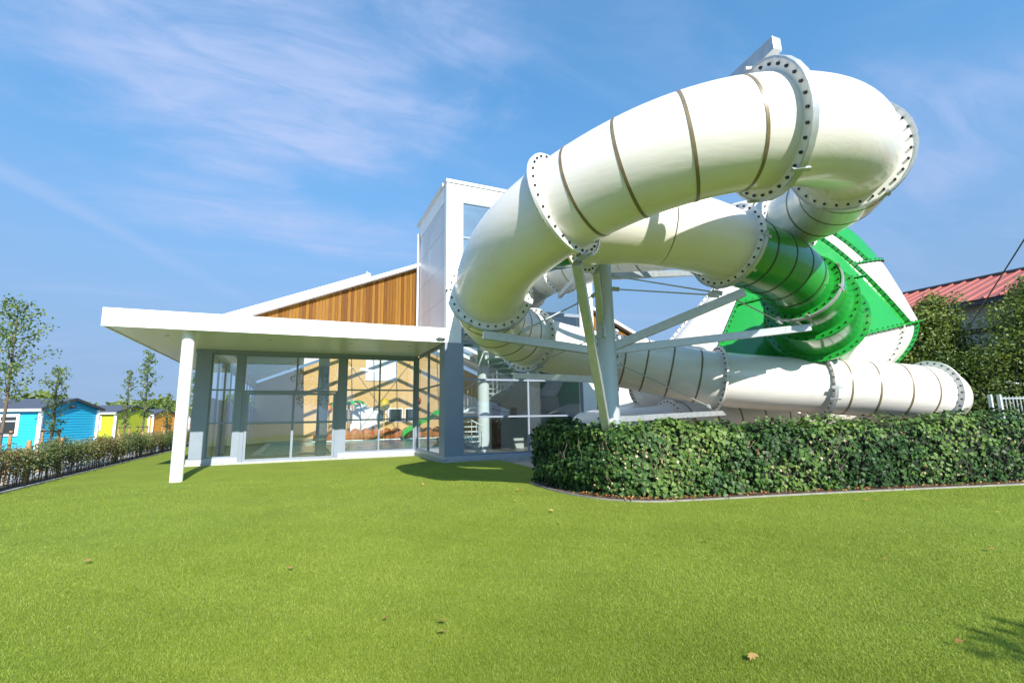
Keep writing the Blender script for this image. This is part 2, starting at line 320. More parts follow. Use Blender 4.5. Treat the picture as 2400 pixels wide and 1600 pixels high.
# floor slab and plinth
part('floor_slab', MB().box(-3.5, 4.8, YG - .08, 46, -.3, .03).box(4.8, 18, YF + .06, 46, -.3, .031), mat('grey_floor_tile', (.20, .24, .24), .35, noise=(1.4, .12)))
part('plinth', MB().box(-3.72, 1.62, YG - .16, YG - .081, -.3, .075).box(1.62, 4.62, YG - .13, YG - .081, -.3, .065).box(4.62, 4.7, YF - .1, YG - .13, -.3, .16).box(4.7, 11.1, YF - .12, YF + .055, -.3, .14), M_conc)
for q in ((-3.64, -2.02, YG - .1, YG + .1, .08, .24), (1.52, 4.66, YG - .1, YG + .1, .07, .24), (4.66, 4.8, YF - .08, YG + .1, .162, .26), (4.801, 10.4, YF - .08, YF + .05, .142, .26)): part('sill', MB().box(*q), M_frame_l)
# canopy
can = part('canopy', MB().box(-5.05, 4.72, YF + .05, 21.0, 4.30, 4.70).box(-5.05, -3.0, 21.0, 31, 4.30, 4.70), M_paint)
part('fascia', MB().box(-5.09, 5.27, YF - .035, YF + .05, 4.245, 4.76).box(-5.09, -5.05, YF + .05, 31, 4.245, 4.76), M_paint, can)
part('soffit', MB().box(-5.05, 4.64, YF + .05, 21.0, 4.275, 4.298).box(-5.05, -3.6, 21.0, 31, 4.275, 4.298), mat('soffit_panel', (.66, .65, .58), .34), can)
for x in (-3.9, -1.0, 1.6, 3.7):
    part('downlight', MB().tube([(x, 17.9, 4.277), (x, 17.9, 4.262)], .07, 14), M_galv, can)
part('wall_light', MB().box(4.32, 4.66, YF - .13, YF - .036, 4.36, 4.43).box(4.36, 4.62, YF - .20, YF - .131, 4.37, 4.42), M_galv)
col = part('column', MB().tube([(-3.12, 16.85, -.2), (-3.12, 16.85, 4.275)], .165, 32), M_paint, smooth=.6)
# recessed glazing: piers, frames, panes
for (x0, x1, yy) in ((-3.57, -3.07, .12), (-2.2, -2.0, .07), (1.5, 1.74, .07)):
    part('pier', MB().box(x0, x1, YG - yy, YG + .12, .02 if x0 > -3 else .24, 4.275), M_frame)
part('header', MB().box(-3.60, 4.72, YG - .13, YG + .1, 4.14, 4.274), M_frame)
def window(x0, x1, z0, z1, cols, rows, y=YG, fr=.06, gm=M_glass, dep=.05, axis='x'):
    """frame with bars as one part, every pane a sub-part"""
    fb = MB()
    def bx(a0, a1, b0, b1, d=dep, sh=0):
        if axis == 'x': fb.box(a0, a1, y - d - sh, y + d, b0, b1)
        else: fb.box(y - d, y + d + sh, a0, a1, b0, b1)
    bx(x0, x1, z0, z0 + fr); bx(x0, x1, z1 - fr, z1); bx(x0, x0 + fr, z0 + fr, z1 - fr); bx(x1 - fr, x1, z0 + fr, z1 - fr)
    zc = [z0 + fr] + [q for r_ in rows for q in (r_ - fr * .5, r_ + fr * .5)] + [z1 - fr]
    xc = [x0 + fr] + [q for c in cols for q in (c - fr * .5, c + fr * .5)] + [x1 - fr]
    for r_ in rows: bx(x0 + fr, x1 - fr, r_ - fr * .5, r_ + fr * .5, dep - .004)
    for c in cols:
        for k in range(0, len(zc), 2): bx(c - fr * .5, c + fr * .5, zc[k], zc[k + 1], dep - .008)
    f = part('window_frame', fb, M_frame)
    for i in range(0, len(xc), 2):
        for j in range(0, len(zc), 2):
            a0, a1, b0, b1 = xc[i] - .01, xc[i + 1] + .01, zc[j] - .01, zc[j + 1] + .01
            pb = MB()
            if axis == 'x': pb.add([(a0, y, b0), (a1, y, b0), (a1, y, b1), (a0, y, b1)], [(0, 1, 2, 3)])
            else: pb.add([(y, a0, b0), (y, a1, b0), (y, a1, b1), (y, a0, b1)], [(0, 1, 2, 3)])
            part('pane', pb, gm, f)
    return f
window(-3.07, -2.2, .24, 4.14, [], [1.52, 2.76], fr=.055)
window(-2.0, 1.5, 2.68, 4.14, [-.12], [], fr=.07)
window(-1.86, 1.36, .07, 2.66, [-.2], [1.5], fr=.085, y=YG - .03)
for q in ((-2.0, -1.87), (1.37, 1.5)): part('pier', MB().box(q[0], q[1], YG - .04, YG + .1, .03, 2.68), M_frame)
window(1.74, 4.62, .24, 4.14, [3.12], [1.56, 2.79], fr=.06)
part('corner_post', MB().box(4.62, 4.78, YG - .12, YG + .1, .262, 4.14), M_frame)
window(17.05, YG - .12, .26, 4.2, [18.9], [1.56, 2.79], y=4.72, fr=.055, axis='y')
part('pier', MB().box(4.66, 5.29, YF - .03, 17.05, .262, 4.24), M_frame)
for a, b in (((1.8, YG + .35, 4.05), (4.5, YG + .35, .35)), ((1.8, YG + .38, .35), (4.5, YG + .38, 4.05))):
    part('brace_rod', MB().tube([a, b], .012, 8), M_galv)
# tower
TZ = 10.48
tw = part('tower_frame', MB().box(4.70, 5.29, YF - .03, YF + .25, 4.765, 9.70).box(10.36, 10.98, YF - .03, YF + .3, -.2, 9.70)
          .box(4.70, 10.98, YF - .03, YF + .3, 9.701, 10.36), M_paint)
part('roof_trim', MB().box(4.66, 11.02, YF - .08, YF + .34, 10.361, TZ).box(4.62, 4.76, YF + .34, 21.1, 10.361, TZ).box(10.9, 11.02, YF + .34, 21.1, 10.361, TZ), M_panel, tw)
part('wall', MB().box(4.76, 4.90, YF + .3, 20.85, 4.30, 10.36).box(10.80, 10.96, YF + .301, 21.0, -.2, 10.36).box(4.9, 10.8, 20.7, 20.85, 4.8, 10.36).box(4.76, 10.9, YF + .301, 20.85, 10.0, 10.2), mat('tower_core', (.30, .30, .33), .6))
part('side_band', MB().box(4.70, 4.758, YF + .26, 20.85, 9.72, 10.355), M_paint, tw)
for (y0, y1) in ((YF + .26, 18.9), (18.905, 20.85)):
    zs = [4.775, 5.95, 7.27, 8.59, 9.70]
    for k in range(4):
        part('cladding_panel', MB().box(4.715 + rnd(-.002, .002), 4.757, y0 + .006, y1 - .006, zs[k] + .006, zs[k + 1] - .006), M_panel)
part('downpipe', MB().tube([(4.64, 20.80, 4.72), (4.64, 20.80, 9.9)], .055, 16), M_panel, smooth=.6)
window(5.29, 10.36, .26, 5.60, [7.93], [1.6, 2.94, 4.26], y=YF + .03, fr=.065, gm=M_glass2)
window(5.29, 10.36, 5.601, 9.70, [7.93], [6.94, 8.28], y=YF + .03, fr=.065, gm=glass_mat('coated_glass', (.50, .58, .62), .55))
# timber gable over the canopy: every plank its own piece
def gz(x): return 5.64 + .415 * (x + 1.88)
gw = part('gable_wall', MB().add([(-3.5, YG + .06, 4.3), (4.9, YG + .06, 4.3), (4.9, YG + .06, gz(4.9) - .05), (-1.8, YG + .06, gz(-1.8) - .05), (-3.5, YG + .06, gz(-3.5) - .05)], [(0, 1, 2, 3, 4)]), M_black)
x = -3.3
while x < 4.66:
    w = .125; mts = random.choice([M_wood, M_wood, M_wood2, M_wood3, M_wood2])
    a = MB().prism([(x, YG, 4.71), (x + w - .012, YG, 4.71), (x + w - .012, YG, gz(x + w) - .01), (x, YG, gz(x) - .01)], (0, .04, 0))
    o = part('plank', a, mts, gw); o.location.y += rnd(-.006, .006); x += w
x = 11.0
gR = lambda q: gz(8.0) - .45 * (q - 8.0)
while x < 17.5:
    a = MB().prism([(x, YG, 3.5), (x + .113, YG, 3.5), (x + .113, YG, gR(x + .125) - .01), (x, YG, gR(x) - .01)], (0, .04, 0)); part('plank', a, random.choice([M_wood, M_wood2]), gw); x += .125
rf = part('roof', MB().prism([(-4.0, 20.72, gz(-4) + .0), (8, 20.72, gz(8)), (18.5, 20.72, gR(18.5)), (18.5, 20.72, gR(18.5) + .16), (8, 20.72, gz(8) + .16), (-4.0, 20.72, gz(-4) + .16)], (0, .45, 0)), M_paint)
part('roof_curb', MB().prism([(-3.4, 20.9, gz(-3.4) + .165), (2.62, 20.9, gz(2.62) + .165), (2.55, 20.9, gz(2.55) + .40), (-3.4, 20.9, gz(-3.4) + .40)], (0, .5, 0)).tube([(2.45, 21.0, gz(2.45) + .4), (2.45, 21.0, gz(2.45) + .52)], .02, 8), M_paint, rf)
# roof slabs over the hall: solid near the eaves, glazed around the ridge
M_opal = glass_mat('roof_glazing', (.92, .93, .93), .05)
part('roof_slab', MB().prism([(-4, 21.2, gz(-4)), (.2, 21.2, gz(.2)), (.2, 21.2, gz(.2) + .15), (-4, 21.2, gz(-4) + .15)], (0, 24, 0)).prism([(14, 21.2, gR(14)), (18.5, 21.2, gR(18.5)), (18.5, 21.2, gR(18.5) + .15), (14, 21.2, gR(14) + .15)], (0, 24, 0)), M_paint, rf)
part('roof_glazing', MB().add([(.2, 21.2, gz(.2) + .12), (8, 21.2, gz(8) + .12), (8, 45.2, gz(8) + .12), (.2, 45.2, gz(.2) + .12)], [(0, 1, 2, 3)]).add([(8.002, 21.2, gz(8) + .12), (14, 21.2, gR(14) + .12), (14, 45.2, gR(14) + .12), (8.002, 45.2, gz(8) + .12)], [(0, 1, 2, 3)]), M_opal, rf)
for k in range(9):
    y = 22.2 + k * 2.7
    part('rafter', MB().beam((-3.6, y, gz(-3.6) - .16), (8, y, gz(8) - .16), .10, .26).beam((8.05, y, gz(8) - .17), (18, y, gR(18) - .17), .10, .26), M_paint, rf)
for xx in (2.2, 4.1, 6.0, 8.0, 10, 12):
    z = gz(xx) if xx <= 8 else gR(xx)
    part('purlin', MB().beam((xx, 21.2, z - .33), (xx, 45, z - .33), .08, .10), M_paint, rf)
# hall walls
M_iw = mat('inner_wall_cream', (.62, .62, .58), .7, noise=(1, .05))
M_yel = mat('ochre_wall', (.62, .40, .16), .7, noise=(1.2, .06))
part('wall', MB().box(-3.56, -3.3, YG + .12, 45, .031, 2.55).box(-3.56, -3.3, YG + .12, 45, 4.2, gz(-3.4) - .3), mat('grey_green_panel_wall', (.30, .36, .35), .55, noise=(.8, .1)))
for k in range(11):
    part('wall_post', MB().box(-3.30, -3.22, 22 + k * 2.1, 22.1 + k * 2.1, .031, 4.2), M_frame)
part('wall', MB().box(-3.5, 18, 45.0, 45.2, .031, 3.2).prism([(-3.5, 45.0, 3.2), (18, 45, 3.2), (18, 45, gR(18) - .4), (8, 45, gz(8) - .5), (-3.5, 45, gz(-3.5) - .4)], (0, .2, 0)), M_yel)
part('wall', MB().box(10.98, 18, YG + .1, YG + .3, .031, 5.0).box(17.8, 18, YG + .3, 45, .031, 4.5), M_iw)
part('brick_wall', MB().box(10.99, 11.6, YF + .3, YG + .09, -.2, 3.1), mat('red_brown_brick', (.26, .10, .06), .85, noise=(12, .3)))
for k in range(5):
    f = part('window_frame', MB().box(3.0 + k * 1.5, 4.3 + k * 1.5, 44.95, 44.999, 1.25, 2.5), M_paint)
    part('pane', MB().box(3.08 + k * 1.5, 4.22 + k * 1.5, 44.92, 44.949, 1.33, 2.42), mat('dark_pane', (.03, .045, .04), .1), f)
part('gable_window', MB().box(5.4, 8.2, 44.93, 44.997, 5.0, 7.1), mat('pale_blind', (.75, .78, .8), .6))
part('partition', MB().box(8.6, 10.75, 22.3, 22.45, .031, 4.4), M_iw)
dr = part('door', MB().box(8.75, 9.2, 22.22, 22.299, .031, 2.2), mat('brown_door', (.16, .05, .03), .5)); part('handle', MB().box(9.08, 9.12, 22.18, 22.219, 1.0, 1.15), M_galv, dr)
part('notice_board', MB().box(9.75, 10.1, 22.26, 22.298, 1.5, 2.05), mat('notice', (.22, .22, .24), .6, noise=(30, .7, 3)))
part('ceiling', MB().box(7.9, 10.79, YF + .32, 22.3, 4.25, 4.45), M_paint)
for (xx, yy) in ((6.9, 18.5), (1.0, 24.0), (8.0, 27.0)):
    part('inner_column', MB().tube([(xx, yy, .031), (xx, yy, 7.0)], .24, 24), M_paint, smooth=.6)

# ------------------------------------------------------------------ inside the hall
M_water = mat('pool_water', (.30, .66, .68), .22, bump=(3.2, .5), noise=(1.5, .2))
pw = MB().box(-1.6, 12.0, 25.0, 37.0, .035, .05); tag(pw.build('pool_water', M_water), kind='structure')
pe = MB().box(-1.85, 12.25, 24.75, 25.0, .033, .09).box(-1.85, -1.6, 25.0, 37.25, .033, .09).box(-1.6, 12.25, 37.0, 37.25, .033, .09); tag(pe.build('pool_edge', M_paint), kind='structure')
# spiral staircase
st = thing('spiral_staircase', 'white steel spiral staircase behind the tower glazing', 'staircase', (6.9, 18.5, .031))
def loc_part(name, mb, mt, parent, **k):
    o = mb.build(name, mt, None, **k); o.parent = parent; return o
SR = 1.32
def sp(a, r_, z): return (r_ * math.cos(a), r_ * math.sin(a), z)
for k in range(27):
    a = math.radians(250 - k * 17); z = .2 + k * .192; da = math.radians(17)
    loc_part('tread', MB().prism([sp(a, .26, z), sp(a, SR, z), sp(a - da, SR, z), sp(a - da, .26, z)], (0, 0, .045)), M_paint, st)
    for q in (0.25, .75):
        loc_part('baluster', MB().tube([sp(a - da * q, SR - .04, z), sp(a - da * q, SR - .04, z + 1.0 + .192 * q)], .014, 6), M_paint, st)
loc_part('handrail', MB().tube([sp(math.radians(250 - k * 17), SR - .04, .2 + k * .192 + 1.0) for k in range(28)], .025, 8), M_paint, st, smooth=.8)
loc_part('stringer', MB().tube([sp(math.radians(250 - k * 17), SR - .02, .2 + k * .192 + .0) for k in range(28)], .05, 6), M_paint, st, smooth=.8)
# play pool features
def rocks(name, label, pts, s, mt):
    t = thing(name, label, 'rocks', pts[0])
    for p in pts:
        b = MB(); n1, n2 = 7, 10; vs = []
        for i in range(n1):
            for j in range(n2):
                ph = math.pi * i / (n1 - 1); th = 2 * math.pi * j / n2; rr = s * rnd(.85, 1.12)
                vs.append((p[0] - pts[0][0] + rr * math.sin(ph) * math.cos(th), p[1] - pts[0][1] + rr * math.sin(ph) * math.sin(th), rr * .95 * math.cos(ph)))
        b.add(vs, [(i * n2 + j, i * n2 + (j + 1) % n2, (i + 1) * n2 + (j + 1) % n2, (i + 1) * n2 + j) for i in range(n1 - 1) for j in range(n2)])
        loc_part('rock', b, mt, t, smooth=True)
M_rock = mat('terracotta_rock', (.42, .13, .04), .7, noise=(3, .35))
rocks('pool_rocks', 'row of orange brown rounded rocks along the far pool edge', [(1.5 + k * .78, 37.5 + rnd(-.1, .1), .38) for k in range(14)], .52, M_rock)
ks = thing('kids_slide', 'small bright green slide with yellow posts in the indoor play pool', 'slide', (9.3, 36.3, 0))
M_kg = mat('kids_green', (.02, .42, .05), .3, coat=.3); M_ky = mat('kids_yellow', (.75, .40, .03), .4)
loc_part('chute', MB().prism([(-2.2 + k * .5, -.3, .25 + k * .28 + (.12 if k % 2 else 0)) for k in range(7)] + [(-2.2 + k * .5, -.3, .6 + k * .28 + (.12 if k % 2 else 0)) for k in range(6, -1, -1)], (0, .6, 0)), M_kg, ks)
for (a, b) in ((.9, -.5), (.9, .5), (1.9, -.5), (1.9, .5)): loc_part('post', MB().tube([(a, b, 0.03), (a, b, 3.2)], .09, 12), M_ky, ks, smooth=.6)
loc_part('platform', MB().box(.7, 2.1, -.7, .7, 1.95, 2.05), M_ky, ks)
loc_part('roof', MB().add([(.5, -.9, 3.0), (2.3, -.9, 3.0), (2.3, .9, 3.0), (.5, .9, 3.0), (1.4, 0, 3.9)], [(0, 1, 4), (1, 2, 4), (2, 3, 4), (3, 0, 4), (3, 2, 1, 0)]), mat('kids_roof', (.30, .10, .04), .6), ks)
pt = thing('play_palm', 'green plastic palm tree beside the indoor play pool', 'palm', (3.4, 37.9, .03))
loc_part('trunk', MB().tube([(0, 0, 0), (.05, 0, 1.2), (.0, 0, 2.6)], [.14, .12, .09], 10), M_stake, pt, smooth=.8)
for k in range(9):
    a = k * .7; b = MB(); pr = []
    for q in range(6):
        t = q / 5; rr = t * 1.3; z = 2.6 + .45 * math.sin(t * 2.6) - .25 * t; w = .22 * math.sin(math.pi * (t * .9 + .08))
        pr.append(((rr * math.cos(a) - w * math.sin(a), rr * math.sin(a) + w * math.cos(a), z - .05), (rr * math.cos(a), rr * math.sin(a), z + .04), (rr * math.cos(a) + w * math.sin(a), rr * math.sin(a) - w * math.cos(a), z - .05)))
    vs = [v for p_ in pr for v in p_]; b.add(vs, [(i * 3 + j, i * 3 + j + 1, i * 3 + j + 4, i * 3 + j + 3) for i in range(5) for j in range(2)]); loc_part('frond', b, M_kg, pt)
for (p, rr, c, lb) in (((5.9, 37.2, 2.6), .42, (.8, .6, .03), 'yellow ribbed balloon lantern on a post over the pool'), ((2.0, 37.9, 2.3), .3, (.8, .28, .03), 'orange ribbed balloon lantern left of the plastic palm'), ((8.6, 37.9, 2.9), .28, (.75, .12, .03), 'small red ribbed balloon lantern near the green slide')):
    lt = thing('balloon_lantern', lb, 'lantern', (p[0], p[1], .03)); b = MB(); n1, n2 = 9, 16; vs = []
    for i in range(n1):
        for j in range(n2):
            ph = math.pi * i / (n1 - 1); th = 2 * math.pi * j / n2; q = rr * (1 if j % 2 else .88); vs.append((q * math.sin(ph) * math.cos(th), q * math.sin(ph) * math.sin(th), p[2] + rr * 1.15 * math.cos(ph)))
    b.add(vs, [(i * n2 + j, i * n2 + (j + 1) % n2, (i + 1) * n2 + (j + 1) % n2, (i + 1) * n2 + j) for i in range(n1 - 1) for j in range(n2)])
    loc_part('shade', b, mat('lantern' + str(c), c, .5, trans=.3), lt, smooth=True); loc_part('post', MB().tube([(0, 0, 0), (0, 0, p[2] - rr)], .035, 8), M_ky, lt)
cb = thing('changing_cabin', 'white block with stepped top standing behind the pool rocks', 'cabin', (4.7, 39.5, .03))
loc_part('body', MB().box(-1.1, 1.1, -.8, .8, 0, 2.2), M_paint, cb); loc_part('top', MB().box(-.7, .1, -.7, .7, 2.2, 2.7).box(.1, .6, -.7, .7, 2.2, 2.45), M_paint, cb)
def swimmer(label, loc, cap):
    M_skin = mat('skin', (.50, .28, .20), .5)
    t = thing('person', label, 'person', loc, 'swimmers in the indoor pool')
    b = MB()   # one continuous body: hips under water to neck and head
    prof = [(-.35, .15, .11), (-.15, .17, .12), (0.0, .20, .12), (.10, .21, .11), (.16, .13, .09), (.19, .06, .06), (.23, .055, .06), (.26, .07, .085), (.33, .08, .10), (.40, .078, .098), (.45, .05, .06), (.47, .01, .01)]
    n = 14; vs = [(w * math.cos(2 * math.pi * k / n), d * math.sin(2 * math.pi * k / n), z) for (z, w, d) in prof for k in range(n)]
    b.add(vs, [(i * n + k, i * n + (k + 1) % n, (i + 1) * n + (k + 1) % n, (i + 1) * n + k) for i in range(len(prof) - 1) for k in range(n)])
    for s in (-1, 1): b.tube([(s * .17, 0, .08), (s * .30, -.1, .0), (s * .28, -.36, .02)], [.055, .045, .035], 8); b.tube([(s * .08, 0, .34), (s * .09, 0, .37)], .018, 6)
    b.tube([(0, -.095, .35), (0, -.125, .33)], .016, 6)
    loc_part('body', b, M_skin, t, smooth=.8)
    loc_part('hair', MB().tube([(0, .015, .37), (0, .015, .43), (0, .01, .48)], [.095, .088, .03], 12), mat('cap' + str(cap), cap, .6), t, smooth=.8)
swimmer('swimmer with a red cap in the pool behind the spiral staircase', (7.0, 25.9, .05), (.7, .06, .04))
swimmer('swimmer with dark hair in the pool behind the sliding door', (1.15, 26.2, .05), (.03, .02, .015))

# ------------------------------------------------------------------ slides
RT, RF = .75, .90
def hermite(p0, t0, p1, t1, n):
    p0, p1 = Vector(p0), Vector(p1); L = (p1 - p0).length; t0 = Vector(t0).normalized() * L * 1.08; t1 = Vector(t1).normalized() * L * 1.08; o = []
    for i in range(n + 1):
        s = i / n; o.append(p0 * (2 * s ** 3 - 3 * s ** 2 + 1) + t0 * (s ** 3 - 2 * s ** 2 + s) + p1 * (-2 * s ** 3 + 3 * s ** 2) + t1 * (s ** 3 - s ** 2))
    return o
def frame_of(d):
    d = d.normalized(); u = Vector((0, 0, 1)); a = (u - d * u.dot(d)).normalized(); return d, a, d.cross(a)
def ring(c, d, r0, r1, th, n=72):
    d, a, b = frame_of(Vector(d)); c = Vector(c); vs = []
    for (rr, s) in ((r0, -th / 2), (r1, -th / 2), (r1, th / 2), (r0, th / 2)):
        for k in range(n):
            t = 2 * math.pi * k / n; vs.append(c + d * s + (a * math.cos(t) + b * math.sin(t)) * rr)
    return vs, [(i * n + k, i * n + (k + 1) % n, ((i + 1) % 4) * n + (k + 1) % n, ((i + 1) % 4) * n + k) for i in range(4) for k in range(n)]
def flange(c, d, rt, mt, parent, rf=None, nb=30, both=True):
    rf = rf or rt + .15; b = MB()
    b.add(*ring(c, Vector(d) * 1, rt - .02, rf, .05)); f = part('flange', b, mt, parent, smooth=.6)
    bb = MB(); dd, a, b_ = frame_of(Vector(d)); rb = (rt + rf) / 2 + .01
    for k in range(nb):
        t = 2 * math.pi * (k + .5) / nb + rnd(-.012, .012); q = Vector(c) + (a * math.cos(t) + b_ * math.sin(t)) * rb
        bb.tube([q - dd * .055, q + dd * .055], .021, 7)
    tag(part('bolts', bb, M_bolt, f), kind='stuff')
    return f
def section(path, rad, mt, parent, stripes=(), smat=None):
    b = MB(); b.tube(path, rad, 64, cap=False); s = part('tube_section', b, mt, parent, smooth=True)
    n = len(path)
    for u in stripes:
        i = u * (n - 1); k = int(i); p = path[k].lerp(path[min(k + 1, n - 1)], i - k); d = path[min(k + 1, n - 1)] - path[max(k - 1, 0)]
        r_ = rad if not isinstance(rad, (list, tuple)) else rad[k]
        part('seam_band', MB().add(*ring(p, d, r_ - .01, r_ + .007, .045)), smat or M_stripe, s, smooth=.6)
    return s
slideA = thing('tube_slide', 'long white enclosed tube slide looping over the lawn and back behind the hedge', 'water slide', (6, 8.5, 0))
A = [  # position, direction, flange?, stripes to the next node
    ((8.9, 16.5, 7.15), (-.05, -1, -.1), 0, ()),
    ((8.75, 14.9, 6.95), (.05, -1, -.1), 1, (.3, .7)),
    ((9.15, 11.6, 6.62), (.3, -1, -.06), 0, (.2, .6)),
    ((10.3, 9.3, 6.45), (.4, -.9, -.06), 1, (.3, .7)),
    ((10.75, 7.3, 6.28), (-.15, -1, -.07), 1, (.25, .5, .75)),
    ((8.38, 4.59, 5.90), (-.90, -.42, -.10), 1, ()),
    ((5.72, 4.15, 5.43), (-.95, .28, -.14), 1, (.12, .36, .62, .86)),
    ((3.75, 6.26, 4.94), (-.42, .87, -.24), 1, ()),
    ((3.61, 9.22, 4.23), (.24, .93, -.24), 1, (.18, .42, .64, .84)),
    ((5.72, 11.76, 3.70), (.86, .45, -.13), 1, ()),
    ((8.15, 11.35, 3.16), (.93, -.34, -.14), 1, (.08, .32, .57, .82)),
    ((10.57, 9.86, 2.55), (.88, -.46, -.13), 1, ()),
    ((13.05, 8.70, 2.30), (.89, -.44, -.08), 1, (.18, .42, .66, .86)),
    ((15.62, 7.38, 2.02), (.985, -.16, -.10), 1, ()),
    ((17.2, 9.0, 1.85), (-.1, 1, -.12), 0, ()),
    ((14.6, 11.0, 1.6), (-1, .1, -.10), 1, (.1, .3, .5, .7, .9)),
    ((10.6, 11.8, 1.15), (-1, .12, -.12), 1, ()),
    ((8.6, 13.6, .95), (-.3, 1, -.05), 0, ())]
for i in range(len(A) - 1):
    p0, t0, f0, stp = A[i]; p1, t1, _, _ = A[i + 1]
    section(hermite(p0, t0, p1, t1, 26), RT, M_white, slideA, stp)
for (p, t, f, s) in A:
    if f: flange(p, t, RT, M_flange, slideA, RF)
# galvanised half rings and clamps on the carried joints
def support_ring(c, d, r0, a0, a1, parent, mt=M_galv, name='support_ring'):
    d, a, b_ = frame_of(Vector(d)); n = 30; vs = []
    for i in range(n + 1):
        t = math.radians(a0 + (a1 - a0) * i / n); u = a * math.cos(t) + b_ * math.sin(t)
        for (rr, s) in ((r0, -.045), (r0 + .03, -.045), (r0 + .03, .045), (r0, .045)): vs.append(Vector(c) + u * rr + d * s)
    o = part(name, MB().add(vs, [(i * 4 + k, i * 4 + (k + 1) % 4, (i + 1) * 4 + (k + 1) % 4, (i + 1) * 4 + k) for i in range(n) for k in range(4)]), mt, parent, smooth=.6)
    for t in (a0 + 6, (a0 + a1) / 2 - 30, (a0 + a1) / 2 + 30, a1 - 6):
        u = a * math.cos(math.radians(t)) + b_ * math.sin(math.radians(t)); q = Vector(c) + u * (r0 + .015)
        part('clamp', MB().beam(q - d * .13, q + d * .13, .05, .04, upv=u), mt, o)
    return o
support_ring(A[5][0], A[5][1], RF, 0, 360, slideA); support_ring(A[6][0], A[6][1], RF, 0, 360, slideA)
support_ring(A[8][0], A[8][1], RF, 85, 275, slideA); support_ring(A[9][0], A[9][1], RF, 100, 260, slideA); support_ring(A[7][0], A[7][1], RF, 90, 180, slideA)
support_ring(A[12][0], A[12][1], RF, 90, 200, slideA)

slideB = thing('funnel_slide', 'white and green tube slide that runs into a large green and white funnel', 'water slide', (10, 9, 0))
B = [((6.0, 16.5, 6.5), (-.1, -1, -.1), 0, M_white, (.3, .7)),
     ((5.3, 12.6, 5.95), (-.1, -1, -.1), 1, M_green, (.2, .4, .6, .8)),
     ((4.98, 10.0, 5.70), (-.03, -1, -.1), 0, M_green, (.3, .7)),
     ((5.15, 7.9, 5.36), (.48, -.87, -.1), 1, M_white, ()),
     ((6.35, 7.02, 5.22), (.96, -.25, -.07), 0, M_white, ()),
     ((8.13, 7.0, 5.1), (.99, .06, -.16), 1, M_green, (.2, .42, .64, .84)),
     ((10.93, 7.45, 4.58), (.88, .28, -.37), 1, None, ())]
for i in range(len(B) - 1):
    p0, t0, f0, mt, stp = B[i]; p1, t1 = B[i + 1][0], B[i + 1][1]
    section(hermite(p0, t0, p1, t1, 26), RT, mt, slideB, stp, M_gstripe if mt is M_green else M_stripe)
    if f0: flange(p0, t0, RT, M_flange, slideB, RF)
flange(B[6][0], B[6][1], RT, M_green, slideB, RF)
support_ring(B[5][0], B[5][1], RF, 90, 250, slideB); support_ring(B[6][0], B[6][1], RF, 60, 210, slideB)
# widening entry troughs
E0, E1, E2, E3 = Vector(B[6][0]), Vector((11.95, 7.90, 4.36)), Vector((12.9, 8.45, 4.12)), Vector((14.6, 9.9, 3.75))
d01 = Vector((.86, .36, -.36))
for (p, q, t0, t1, r0, r1) in ((E0, E1, B[6][1], d01, .80, .95), (E1, E2, d01, (.82, .46, -.26), .95, 1.10), (E2, E3, (.82, .46, -.26), (.78, .55, -.2), 1.10, 1.25)):
    pt_ = hermite(p, t0, q, t1, 14); section(pt_, [r0 + (r1 - r0) * i / 14 for i in range(15)], M_green, slideB)
flange(E1, d01, .95, M_green, slideB, 1.10, 34); flange(E2, (.82, .46, -.26), 1.10, M_green, slideB, 1.26, 40)
# the funnel: a tilted, flattened cone of bolted panels over a shallow bowl
FO, FA = Vector((14.95, 11.42, 3.55)), Vector((15.39, 11.2, 8.45))
f1 = (Vector((.9146, -.4039, 0)).normalized() * math.cos(.21) + Vector((0, 0, 1)) * math.sin(.21)); f2 = Vector((.4039, .9146, 0)).normalized()
FLA, FLB = 5.0, 2.3
def fu(s_, deg, dr=0.):
    c, n_ = math.cos(math.radians(deg)), math.sin(math.radians(deg)); k = max(s_, .001) ** (1 - .66 * max(0, c) ** 2.2); k += dr / FLA
    return FO + (FA - FO) * (1 - s_) + f1 * (FLA * k * c) + f2 * ((FLB + (dr - dr * FLB / FLA)) * k * n_)
def fl_(t, deg, dr=0.):
    c, n_ = math.cos(math.radians(deg)), math.sin(math.radians(deg)); k = math.cos(t * 1.25); dn = 2.1 * math.sin(t * 1.25)
    return FO - Vector((0, 0, 1)) * dn + f1 * ((FLA * k + dr) * c) + f2 * ((FLB * k + dr) * n_)
